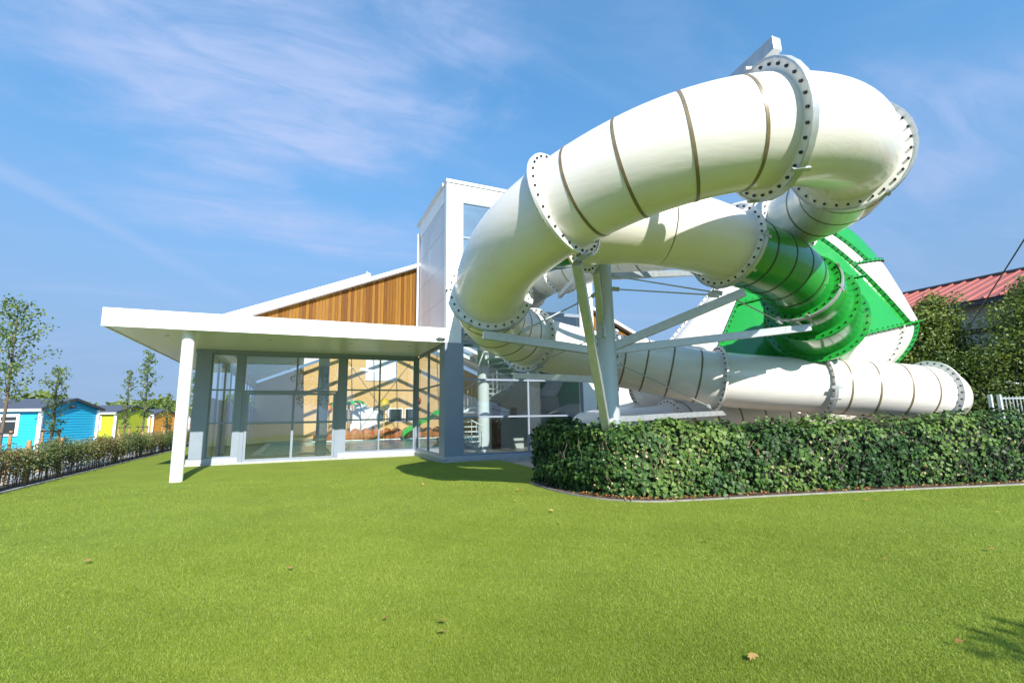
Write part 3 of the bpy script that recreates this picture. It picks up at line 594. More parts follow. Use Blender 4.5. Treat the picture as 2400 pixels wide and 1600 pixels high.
def fpanel(fn, s0, s1, a0, a1, mt, rib=True, rmt=None):
    n1 = 12; n2 = max(6, int(abs(a1 - a0) / 5))
    vs = [fn(s0 + (s1 - s0) * u / n1, a0 + (a1 - a0) * v / n2) for u in range(n1 + 1) for v in range(n2 + 1)]
    pn = part('funnel_panel', MB().add(vs, [(u * (n2 + 1) + v, u * (n2 + 1) + v + 1, (u + 1) * (n2 + 1) + v + 1, (u + 1) * (n2 + 1) + v) for u in range(n1) for v in range(n2)]), mt, slideB, smooth=True)
    def strip(P0, P1, m_):   # upstanding bolted edge along a polyline of (foot, crest) pairs
        vs = []; n = len(P0)
        for i in range(n):
            t = (P0[min(i + 1, n - 1)] - P0[max(i - 1, 0)]).normalized(); w = (P1[i] - P0[i]).normalized().cross(t) * .03
            vs += [P0[i] - w, P1[i] - w, P1[i] + w, P0[i] + w]
        part('seam_flange', MB().add(vs, [(u * 4 + k, u * 4 + k + 1, (u + 1) * 4 + k + 1, (u + 1) * 4 + k) for u in range(n - 1) for k in range(3)]), m_, pn)
        bb = MB(); L = sum((P0[i + 1] - P0[i]).length for i in range(n - 1)); m2 = max(4, int(L / .2))
        for q in range(m2):
            x_ = (q + .5) / m2 * (n - 1); i = int(x_); f_ = x_ - i; c = P0[i].lerp(P0[i + 1], f_).lerp(P1[i].lerp(P1[i + 1], f_), .6); t = (P0[i + 1] - P0[i]).normalized(); w = (P1[i] - P0[i]).normalized().cross(t).normalized()
            bb.tube([c - w * .06, c + w * .06], .024, 6)
        tag(part('bolts', bb, M_bolt, pn), kind='stuff')
    if rib:
        strip([fn(s0 + (s1 - s0) * u / n1, a0) for u in range(n1 + 1)], [fn(s0 + (s1 - s0) * u / n1, a0, .13) for u in range(n1 + 1)], rmt or mt)
        strip([fn(s1, a0 + (a1 - a0) * v / n2) for v in range(n2 + 1)], [fn(s1, a0 + (a1 - a0) * v / n2, .13) for v in range(n2 + 1)], rmt or mt)
    return pn
G_, W_m = M_green, M_white
for (s0, s1, a0, a1, mt) in ((.02, .55, 170, 233, W_m), (.55, 1, 170, 233, W_m), (.02, .6, 233, 283, G_), (.6, 1, 233, 283, G_), (.02, .6, 283, 316, G_), (.6, 1, 283, 316, G_), (.02, .50, 316, 327, W_m), (.50, 1, 316, 368, W_m), (.02, .50, 327, 392, G_), (.50, 1, 368, 410, G_), (.02, 1, 50, 110, W_m), (.02, 1, 110, 170, G_)):
    fpanel(fu, s0, s1, a0, a1, mt, True, G_ if (a0, s0) in ((316, .02), (316, .50)) else None)
for (a0, a1, mt) in ((170, 240, W_m), (240, 282, G_), (282, 310, W_m), (310, 324, W_m), (324, 395, G_), (35, 110, W_m), (110, 170, G_)):
    fpanel(fl_, 0.0, .85, a0, a1, mt)
section(hermite(FO + Vector((-1.2, 1.2, -1.55)), (-.8, .5, -.2), (9.9, 15.2, .95), (-.5, .9, -.1), 12), .8, M_white, slideB)
for (x, y, z) in ((17.6, 11.0, 3.4), (12.4, 12.6, 1.6), (15.3, 13.0, 2.6)):
    part('leg', MB().tube([(x, y, -.1), (x, y, z)], .14, 16), M_polep, slideB, smooth=.6)

# ------------------------------------------------------------------ steel carrying the slides
PX, PY = 6.0, 8.5
sup = thing('slide_support', 'tall galvanised steel post with beams and tie rods carrying the tube slides', 'support post', (PX, PY, 0))
part('post', MB().tube([(PX, PY, -.1), (PX, PY, 2), (PX, PY, 4.6), (PX, PY, 6.35)], [.235, .215, .185, .165], 40), M_polep, smooth=.6)
bpy.context.view_layer.update()
def sbeam(p, q, w=.14, h=.16, plate=True):
    o = part('beam', MB().beam(p, q, w, h), M_galv, sup, bevel=.008)
    return o
P_ = lambda z, dx=0, dy=0: (PX + dx, PY + dy, z)
# the post was first made under the building helper; move it to its own thing
for o in list(bld.children):
    if o.name.startswith('post'): o.parent = sup; o.location = -Vector(sup.location)
sbeam(P_(1.15, -.16, -.14), (3.95, 6.28, 4.0), .15, .18)                 # strut to the second joint
sbeam(P_(3.55, -.15, -.1), (5.32, 7.78, 4.42), .12, .14)
sbeam(P_(2.95, -.15, .05), (3.35, 8.98, 3.24), .15, .17)
sbeam(P_(2.35, -.1, .15), (5.35, 11.9, 2.70), .13, .15)
sbeam(P_(3.05, .15, -.05), (8.45, 6.95, 4.10), .15, .18)
sbeam(P_(2.98, .18, .0), (11.15, 7.45, 3.60), .14, .17)
sbeam(P_(1.50, .15, .05), (10.75, 9.85, 1.60), .13, .13)
sbeam(P_(5.05, -.1, .15), (8.6, 14.95, 5.95), .13, .16)
sbeam(P_(4.65, .1, .1), (10.25, 9.45, 5.45), .12, .15)
sbeam(P_(6.28, 0, .35), (5.62, 3.75, 6.47), .15, .2)
sbeam(P_(6.0, .1, -.1), (8.6, 4.75, 6.88), .12, .16)
sbeam(P_(4.3, .12, .1), (8.3, 11.3, 2.3), .09, .1)
def rod(p, q):
    p, q = Vector(p), Vector(q); d = (q - p).normalized()
    o = part('tie_rod', MB().tube([p, q], .016, 8), M_galv, sup, smooth=.6)
    part('fork', MB().beam(p, p + d * .22, .05, .09), M_galv, o); part('fork', MB().beam(q - d * .22, q, .05, .09), M_galv, o)
rod(P_(4.25, -.1, 0), (4.2, 8.95, 3.35)); rod(P_(3.3, -.1, .1), (5.55, 11.3, 2.9)); rod(P_(4.35, .15, 0), (8.0, 7.2, 4.05)); rod(P_(2.75, .15, 0), (10.2, 9.75, 1.75))
rod((8.2, 7.15, 4.05), (10.4, 7.6, 3.7)); rod(P_(4.55, -.1, -.1), P_(3.2, -.22, -.25)); rod(P_(4.7, .1, .1), (8.1, 7.2, 4.1))
part_b = MB().box(PX - .42, PX + .42, PY - .42, PY + .42, -.1, .03); part('base_plate', part_b, M_galv, sup)

# ------------------------------------------------------------------ ivy hedge on the right
HC = [Vector((5.35, 10.8, 0)), Vector((5.25, 9.7, 0)), Vector((5.32, 8.7, 0)), Vector((5.58, 7.95, 0)), Vector((6.15, 7.42, 0)), Vector((7.2, 7.12, 0)), Vector((8.6, 6.78, 0)), Vector((10.4, 6.3, 0)), Vector((12.4, 5.78, 0)), Vector((14.6, 5.25, 0)), Vector((17.0, 4.6, 0))]
def catmull(P, n):
    o = []
    for i in range(len(P) - 1):
        a, b, c, d = P[max(i - 1, 0)], P[i], P[i + 1], P[min(i + 2, len(P) - 1)]
        for k in range(n):
            t = k / n; o.append(.5 * ((2 * b) + (c - a) * t + (2 * a - 5 * b + 4 * c - d) * t * t + (3 * b - a - 3 * c + d) * t ** 3))
    return o + [P[-1]]
hp = catmull(HC, 10); hn = []
for i, p in enumerate(hp):
    t = (hp[min(i + 1, len(hp) - 1)] - hp[max(i - 1, 0)]).normalized(); hn.append(Vector((t.y, -t.x, 0)) * (1 if True else -1))
# outward is towards the camera side
hn = [n if (CAM - p).dot(n) > 0 or p.y > 9 and n.x < 0 else n for n, p in zip(hn, hp)]
sgn = 1 if hn[60].y < 0 else -1
hn = [n * sgn for n in hn]
def hedge_h(i): return 1.33 + .06 * math.sin(i * .31) + .045 * math.sin(i * .83 + 1) + .03 * math.sin(i * 1.9 + 2) + .16 * max(0, (i - 62) / 40)
TH = 1.0
hedge = thing('ivy_hedge', 'thick clipped ivy hedge curving round the foot of the slides', 'hedge', (6, 7.6, 0))
def hsec(i, u, inset=0.0):
    """u 0..1 front foot -> front top, 1..2 across the top, 2..3 down the back"""
    h = hedge_h(i) - inset; p, n = hp[i], hn[i]
    if u <= 1: z = .05 + (h - .12) * u; off = -.10 + .07 * math.sin(u * 3.0) - inset; nn = (n + Vector((0, 0, .15))).normalized()
    elif u <= 2: v = u - 1; z = h - .10 + .10 * math.sin(v * math.pi); off = -.08 - (TH - .16) * v; nn = (Vector((0, 0, 1)) + n * (.5 - v) * .8).normalized()
    else: v = u - 2; z = h - .1 - (h - .15) * v; off = -TH + .05 + inset; nn = -n
    if inset and u <= 2 and u > 1: off = -.08 - inset - (TH - .16 - 2 * inset) * (u - 1)
    return p + n * off + Vector((0, 0, z)), nn
us = [0, .25, .5, .75, .95, 1.15, 1.5, 1.85, 2.05, 2.5, 3.0]; vs = []
for i in range(len(hp)):
    for u in us: vs.append(hsec(i, u, .10)[0])
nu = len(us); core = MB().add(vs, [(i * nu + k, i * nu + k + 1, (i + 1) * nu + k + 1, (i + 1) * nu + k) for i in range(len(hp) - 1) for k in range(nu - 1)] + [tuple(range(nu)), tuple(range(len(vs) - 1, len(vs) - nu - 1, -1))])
part('shade_core', core, M_ivycore, hedge)  # added solid core blocks the view through; dark colour stands for inner shade
P = []; N = []; W = []
cnt = 20000
while len(P) < cnt:
    i = random.randrange(len(hp) - 1); u = random.choice((rnd(0, 1), rnd(0, 1), rnd(0, 1), rnd(.95, 2.05), rnd(.95, 2.0), rnd(2, 2.6)))
    q, nn = hsec(i, u); q = q.lerp(hsec(i + 1, u)[0], random.random()); d = rnd(-.08, .08); q = q + nn * (d + (.10 * math.sin(q.x * 4.1 + q.z * 3 + 2 * q.y) * math.sin(q.z * 5 + q.x * 1.7) + .05 * math.sin(q.x * 11 + q.z * 7) * math.sin(q.z * 13)))
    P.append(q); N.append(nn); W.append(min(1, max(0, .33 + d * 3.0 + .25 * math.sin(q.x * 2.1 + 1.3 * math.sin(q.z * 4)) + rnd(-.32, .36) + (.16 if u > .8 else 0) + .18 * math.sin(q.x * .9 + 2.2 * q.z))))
for i in range(0, cnt):   # left end cap leaves
    if i < 900:
        u = rnd(0, 3); v = rnd(0, TH); P.append(hp[0] + hn[0] * (-v) + Vector((rnd(-.05, .05), .06 + rnd(-.05, .05), rnd(.05, 1.3)))); N.append(Vector((0, 1, .1))); W.append(rnd(.1, .6))
# loose shoots above the top
for k in range(900):
    i = random.randrange(len(hp) - 1); q, nn = hsec(i, rnd(.95, 1.9)); P.append(q + Vector((rnd(-.05, .05), rnd(-.05, .05), rnd(.02, .20) * rnd(.3, 1)))); N.append(Vector((rnd(-.5, .5), rnd(-1, 0), .7))); W.append(rnd(.5, 1))
Pn = np.array([tuple(p) for p in P]); Nn = np.array([tuple(n) for n in N]); Wn = np.array(W)
# the 300 leaves that show largest (nearest, on the front) become parts of their own
dist = np.linalg.norm(Pn - np.array(CAM), axis=1); front = (Nn[:, 1] < -.4) & (Wn > .4); order = np.argsort(np.where(front, dist, 1e9))[:300]
mask = np.ones(len(Pn), bool); mask[order] = False
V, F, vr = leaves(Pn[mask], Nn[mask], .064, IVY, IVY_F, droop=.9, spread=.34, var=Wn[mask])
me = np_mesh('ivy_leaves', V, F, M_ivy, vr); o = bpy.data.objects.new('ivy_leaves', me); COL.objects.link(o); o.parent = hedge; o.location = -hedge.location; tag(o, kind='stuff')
V, F, vr = leaves(np.zeros((6, 3)), np.tile([0, 0, 1.], (6, 1)), .070, IVY, IVY_F, spread=0.05)
lm = []
for k in range(6):
    lm.append(np_mesh('ivy_leaf', V[k * 12:(k + 1) * 12] * 1.0, IVY_F, M_ivy, np.full(12, .35 + .1 * k)))
for k, j in enumerate(order):
    n = Vector(Nn[j]) + Vector((rnd(-.3, .3), rnd(-.3, .3), rnd(-.2, .3))); q = n.to_track_quat('Z', 'X')
    o = child('ivy_leaf', lm[k % 6], hedge, Vector(Pn[j]) - hedge.location); o.rotation_mode = 'QUATERNION'; o.rotation_quaternion = q
q = []
for k in range(260):
    i = random.randrange(25, len(hp) - 1); u = rnd(.1, .98); a_, nn = hsec(i, u); q.append(tuple(a_ + nn * rnd(-.02, .07)))
V, F, vr = leaves(np.array(q), np.tile([0, -1., .2], (len(q), 1)), .045, IVY, IVY_F, spread=.5)
o = bpy.data.objects.new('withered_leaves', np_mesh('withered_leaves', V, F, mat('withered_leaf', rough=.7, attr=((.20, .09, .04), (.36, .27, .12), (.50, .46, .32)), trans=.15), vr)); COL.objects.link(o); o.parent = hedge; o.location = -hedge.location; tag(o, kind='stuff')
sb_ = MB()
for k in range(46):
    i = random.randrange(5, len(hp) - 4); u0 = rnd(.0, .5); pts_ = []
    for j in range(5):
        a_, nn = hsec(min(len(hp) - 1, i + (j if k % 2 else -j) // 2), min(1.05, u0 + j * .14)); pts_.append(a_ + nn * (.03 + .02 * math.sin(j * 2 + k)))
    sb_.tube(pts_, .006, 5)
tag(part('stems', sb_, M_bark, hedge), kind='stuff')
# edging and soil strip in front of the hedge
e = MB(); n = len(hp)
for i in range(n - 1):
    for (o0, o1, z0, z1) in ((.105, .145, -.1, .028),):
        a0, a1, b0_, b1 = hp[i] + hn[i] * o0, hp[i] + hn[i] * o1, hp[i + 1] + hn[i + 1] * o0, hp[i + 1] + hn[i + 1] * o1; Z = lambda p, z: (p.x, p.y, z + lawn_z(p.x, p.y))
        e.add([Z(a0, z0), Z(a1, z0), Z(b1, z0), Z(b0_, z0), Z(a0, z1), Z(a1, z1), Z(b1, z1), Z(b0_, z1)], [(4, 5, 6, 7), (1, 2, 6, 5), (3, 0, 4, 7)])
tag(e.build('hedge_kerb', mat('weathered_kerb', (.27, .26, .24), .85, noise=(6, .35, 8), bump=(40, .3))), kind='structure')
e = MB()
for i in range(n - 1):
    a0, a1, b0_, b1 = hp[i] - hn[i] * 1.1, hp[i] + hn[i] * .10, hp[i + 1] - hn[i + 1] * 1.1, hp[i + 1] + hn[i + 1] * .10
    e.add([(a0.x, a0.y, .03), (a1.x, a1.y, .03 + lawn_z(a1.x, a1.y)), (b1.x, b1.y, .03 + lawn_z(b1.x, b1.y)), (b0_.x, b0_.y, .03)], [(0, 1, 2, 3)])
tag(e.build('hedge_bed', M_soil), kind='structure')
# dry leaf litter along the hedge foot
M_dry = mat('dry_leaf', rough=.7, attr=((.10, .045, .02), (.32, .13, .04), (.48, .30, .10)), trans=.1)
q = []
for k in range(700):
    i = random.randrange(20, n - 1); p = hp[i].lerp(hp[i + 1], random.random()) + hn[i] * rnd(-.08, .10 if random.random() < .9 else .3); q.append((p.x, p.y, .05 + lawn_z(p.x, p.y) + rnd(0, .02)))
V, F, vr = leaves(np.array(q), np.tile([0, 0, 1.], (len(q), 1)), .045, spread=.5)
o = bpy.data.objects.new('leaf_litter', np_mesh('leaf_litter', V, F, M_dry, vr)); COL.objects.link(o); tag(o, 'brown dry leaf litter along the foot of the ivy hedge', 'leaf litter', kind='stuff')
# a second, darker shrub behind the post
def bush(name, label, cat, c, sx, sy, sz, n, size, mt, group=None):
    t = thing(name, label, cat, (c[0], c[1], 0), group)
    U = RNG.normal(0, 1, (n, 3)); U /= np.linalg.norm(U, axis=1)[:, None]; rr = RNG.uniform(.55, 1.05, n) ** .5; w = np.clip(.25 + .5 * (rr - .7) + .3 * U[:, 2] + RNG.uniform(-.2, .3, n), 0, 1)
    Pq = U * rr[:, None] * np.array([sx, sy, sz]) + np.array([0, 0, c[2]]); V, F, vr = leaves(Pq, U, size, spread=.6, var=w)
    child('foliage', np_mesh('foliage', V, F, mt, vr), t)
    loc_part('stems', MB().tube([(0, 0, -.1), (.05, 0, c[2])], [.05, .02], 7).tube([(0, 0, 0), (sx * .5, .1, c[2] * 1.1)], [.04, .012], 6).tube([(0, 0, 0), (-sx * .5, .1, c[2] * 1.1)], [.04, .012], 6), M_bark, t)
    return t
bush('shrub', 'low dark shrub behind the ivy hedge just right of the steel post', 'shrub', (8.2, 9.4, .75), 1.9, .7, .8, 5000, .06, M_fol_dark)

# ------------------------------------------------------------------ trees
def blob_tree(name, label, loc, h, trunk_h, clumps, n, size, mt, trunk_r=.12, group=None, dark=0.):
    """clumps: (x, y, z, rx, ry, rz) ellipsoids that together make the crown"""
    t = thing(name, label, 'tree', loc, group)
    b = MB(); top = max(c[2] for c in clumps); b.tube([(0, 0, -.1), (.02, .01, trunk_h * .5), (.0, .03, trunk_h), (.03, 0, top)], [trunk_r * 1.2, trunk_r, trunk_r * .8, trunk_r * .12], 10)
    for c in clumps:
        z0 = max(trunk_h * .7, min(c[2] - c[5] * .6, c[2] * .8)); b.tube([(0, 0, z0 * .9), (c[0] * .5, c[1] * .5, (z0 + c[2]) / 2), (c[0], c[1], c[2])], [trunk_r * .45, trunk_r * .3, trunk_r * .08], 6)
    loc_part('trunk', b, M_bark, t, smooth=.8)
    vol = np.array([(c[3] * c[4] * c[5]) ** (2 / 3) for c in clumps]); cnts = (n * vol / vol.sum()).astype(int); PP = []; UU = []; WW = []
    for c, k in zip(clumps, cnts):
        U = RNG.normal(0, 1, (k, 3)); U /= np.linalg.norm(U, axis=1)[:, None]; rr = RNG.uniform(.15, 1.0, k) ** .4
        lump = 1 + .22 * np.sin(U[:, 0] * 5 + c[0] * 7) * np.sin(U[:, 1] * 5 + c[1]) + .18 * np.sin(U[:, 2] * 7 + c[2])
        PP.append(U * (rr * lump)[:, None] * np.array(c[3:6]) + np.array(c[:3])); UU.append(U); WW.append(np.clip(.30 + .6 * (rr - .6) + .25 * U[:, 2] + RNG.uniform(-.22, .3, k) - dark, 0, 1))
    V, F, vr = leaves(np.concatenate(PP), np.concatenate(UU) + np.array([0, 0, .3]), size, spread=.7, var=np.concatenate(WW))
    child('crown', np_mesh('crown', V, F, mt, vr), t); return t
def young_tree(label, loc, h, w, n, size, stakes=True, group='young staked trees along the left hedge', z0=.30):
    t = thing('young_tree', label, 'tree', loc, group); b = MB(); b.tube([(0, 0, -.1), (.03, 0, h * .45), (-.02, .02, h * .8), (0, 0, h * .98)], [.05, .04, .022, .006], 8)
    P = []; U = []
    nb = 26
    for k in range(nb):
        f = (k + .5) / nb; z = h * (z0 + (.95 - z0) * f); an = k * 2.4 + rnd(-.4, .4); rr = w * (.35 + .75 * math.sin(math.pi * min(1, (f * .85 + .12)))) * rnd(.55, 1.1); tip = Vector((rr * math.cos(an), rr * math.sin(an), z + rr * rnd(.5, .95)))
        if tip.z > h: tip.z = h - rnd(0, .1)
        b.tube([(0, 0, z), tuple(Vector((0, 0, z)).lerp(tip, .5) + Vector((0, 0, -.03))), tuple(tip)], [.012, .008, .003], 5)
        for j in range(n // nb):
            s = rnd(.15, 1.05); q = Vector((0, 0, z)).lerp(tip, s) + Vector((random.gauss(0, w * .12), random.gauss(0, w * .12), random.gauss(0, w * .13))); P.append(tuple(q)); U.append((random.gauss(0, .5), random.gauss(0, .5), .6))
    loc_part('trunk', b, M_bark, t, smooth=.8)
    V, F, vr = leaves(np.array(P), np.array(U), size, spread=.6, var=RNG.uniform(0, 1, len(P))); child('crown', np_mesh('crown', V, F, M_fol_young, vr), t)
    if stakes:
        for sx in (-.22, .22): loc_part('stake', MB().tube([(sx, 0, -.1), (sx, 0, 1.42)], .042, 10), M_stake, t, smooth=.6)
        loc_part('strap', MB().box(-.27, .27, -.05, -.045, 1.32, 1.37).box(-.27, .27, .045, .05, 1.32, 1.37), M_black, t)
    return t
young_tree('tall airy young tree cut by the left picture edge', (-7.75, 18.6, 0), 5.35, .80, 1900, .075, z0=.42)
young_tree('short young tree with two stakes in front of the blue home', (-8.0, 22.4, 0), 3.75, .46, 1000, .07)
young_tree('thin young tree in front of the lime home left of a taller one', (-8.3, 31.4, 0), 4.5, .34, 900, .075)
young_tree('tallest young tree beside the lime home', (-7.9, 33.0, 0), 5.75, .5, 1500, .085)
young_tree('small young tree in front of the orange home', (-8.0, 38.8, 0), 3.6, .38, 700, .08)
young_tree('young tree seen between the white column and the glass front', (-7.7, 46.0, 0), 5.6, .6, 1500, .10)
tA = [(0, 0, 2.6, 1.5, 1.3, 2.4), (-.9, -.2, 3.6, .8, .8, 1.5), (.2, -.2, 4.4, .8, .8, 1.5), (.8, 0, 3.9, .8, .8, 1.4), (-1.5, 0, 1.8, 1.0, 1, 1.6), (1.3, 0, 1.7, 1.0, 1, 1.7), (-.4, -.3, 4.9, .35, .35, .7), (.7, 0, 5.2, .3, .3, .7), (-1.3, 0, 4.5, .3, .3, .6)]
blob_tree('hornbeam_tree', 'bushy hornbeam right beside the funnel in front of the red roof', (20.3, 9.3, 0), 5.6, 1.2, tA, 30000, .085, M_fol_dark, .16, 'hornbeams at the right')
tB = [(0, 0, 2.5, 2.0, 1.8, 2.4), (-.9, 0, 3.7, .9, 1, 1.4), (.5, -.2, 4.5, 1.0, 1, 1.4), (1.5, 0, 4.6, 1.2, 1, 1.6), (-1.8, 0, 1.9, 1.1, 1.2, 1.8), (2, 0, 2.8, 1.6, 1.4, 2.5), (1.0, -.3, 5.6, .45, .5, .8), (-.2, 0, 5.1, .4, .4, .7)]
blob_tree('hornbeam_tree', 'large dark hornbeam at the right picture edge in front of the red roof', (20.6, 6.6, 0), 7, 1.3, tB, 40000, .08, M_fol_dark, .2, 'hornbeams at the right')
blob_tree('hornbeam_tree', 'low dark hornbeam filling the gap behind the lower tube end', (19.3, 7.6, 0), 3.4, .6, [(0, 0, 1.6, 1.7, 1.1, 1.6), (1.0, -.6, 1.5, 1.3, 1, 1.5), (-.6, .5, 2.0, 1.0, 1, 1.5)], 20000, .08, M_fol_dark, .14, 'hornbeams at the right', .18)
for (lb, loc, s) in (('small tree top showing left of the funnel above the lower tube', (21.0, 18.8, 0), 1.0), ('small tree top beside it nearer the timber gable', (19.6, 19.3, 0), .96)):
    blob_tree('garden_tree', lb, loc, 5 * s, 1.4, [(0, 0, 3.2 * s, 1.0, 1, 1.6 * s), (.4, 0, 4.4 * s, .5, .5, .9 * s), (-.4, .1, 4.2 * s, .5, .5, .8 * s)], 3500, .12, M_fol_young)
# trees behind the viewpoint: they shade the lawn's near corner and mirror in the glass
blob_tree('garden_tree', 'leafy tree behind the viewpoint whose shadow falls on the near lawn corner', (6.8, -7.4, 0), 6, 1.6, [(-1.2, -.3, 4.0, .9, .7, .8), (-.2, -.6, 4.4, 1.4, 1.0, 1.0), (-2.45, 1.85, 5.0, .55, .09, .08), (-2.3, 1.35, 4.95, .8, .3, .25), (-1.4, .9, 4.8, .5, .4, .3), (1.5, 0, 4.5, 1.6, 1.4, 1.5)], 7000, .12, M_fol_young)
for (lb, x, y, s) in (('tall tree behind the viewpoint mirrored in the sliding door', 2.0, -17, 1.25), ('second tall tree behind the viewpoint further right', 9, -24, 1.3), ('tall tree behind the viewpoint to the left', -16, -22, 1.1)):
    blob_tree('garden_tree', lb, (x, y, 0), 8 * s, 2, [(0, 0, 4.5 * s, 2.2 * s, 2, 2.4 * s), (.8, 0, 6.5 * s, 1.4, 1.4, 1.7 * s), (-1, 0, 5.8 * s, 1.3, 1.3, 1.5 * s)], 5000, .2, M_fol_dark)

# ------------------------------------------------------------------ young hedge on the left
lh = thing('hornbeam_hedge', 'sparse knee high young hornbeam hedge along the left lawn edge', 'hedge', (-6.75, 26, 0)); P = []; U = []; W = []; b = MB()
y = 9.0
while y < 52:
    for k in range(2):
        x = -6.72 + rnd(-.13, .13); yy = y + rnd(-.12, .12); hh = 1.04 + .10 * math.sin(y * 1.7) + rnd(-.12, .12); tips = []
        b.tube([(x, yy, -.05), (x + rnd(-.05, .05), yy + rnd(-.05, .05), hh * .5), (x + rnd(-.1, .1), yy + rnd(-.1, .1), hh)], [.012, .009, .004], 5)
        for j in range(4):
            z = hh * rnd(.15, .7); b.tube([(x, yy, z), (x + rnd(-.2, .2), yy + rnd(-.2, .2), z + rnd(.15, .35))], [.006, .003], 4)
        for j in range(int(120 if y < 34 else 70)):
            z = hh * min(1.08, max(.08, random.betavariate(3.2, 1.7))); sp_ = .17 + .08 * (z / hh); P.append((x + random.gauss(0, sp_ * .7), yy + random.gauss(0, sp_), z)); U.append((random.gauss(0, .4), -.5, .6)); W.append(min(1, max(0, random.gauss(.42, .24) + .25 * math.sin(y * .9))))
    y += .20
o = part('stems', b, M_bark, lh); V, F, vr = leaves(np.array(P), np.array(U), .052, spread=.6, var=np.array(W))
me = np_mesh('foliage', V, F, M_fol_hedge, vr); o = bpy.data.objects.new('foliage', me); COL.objects.link(o); o.parent = lh; o.location = -lh.location; tag(o, kind='stuff')
posts = [17.6, 19.6, 24.9, 28.2, 32.2, 36.6, 41.5]
for k, yy in enumerate(posts):
    p_ = MB().tube([(0, 0, -.1), (0, 0, 1.12), (0, 0, 1.16)], [.055, .055, .03], 12); o = p_.build('wooden_post', M_stake, None, smooth=.7); o.location = (-6.72, yy, 0)
    tag(o, ['round wooden post nearest the left edge in the young hedge', 'round wooden post in the young hedge before the blue home', 'round wooden post in the young hedge where the blue home ends', 'round wooden post in the young hedge before the lime home', 'round wooden post in the young hedge before the orange home', 'round wooden post in the young hedge just left of the white column', 'farthest round wooden post in the young hedge'][k], 'post', 'posts in the young hedge')

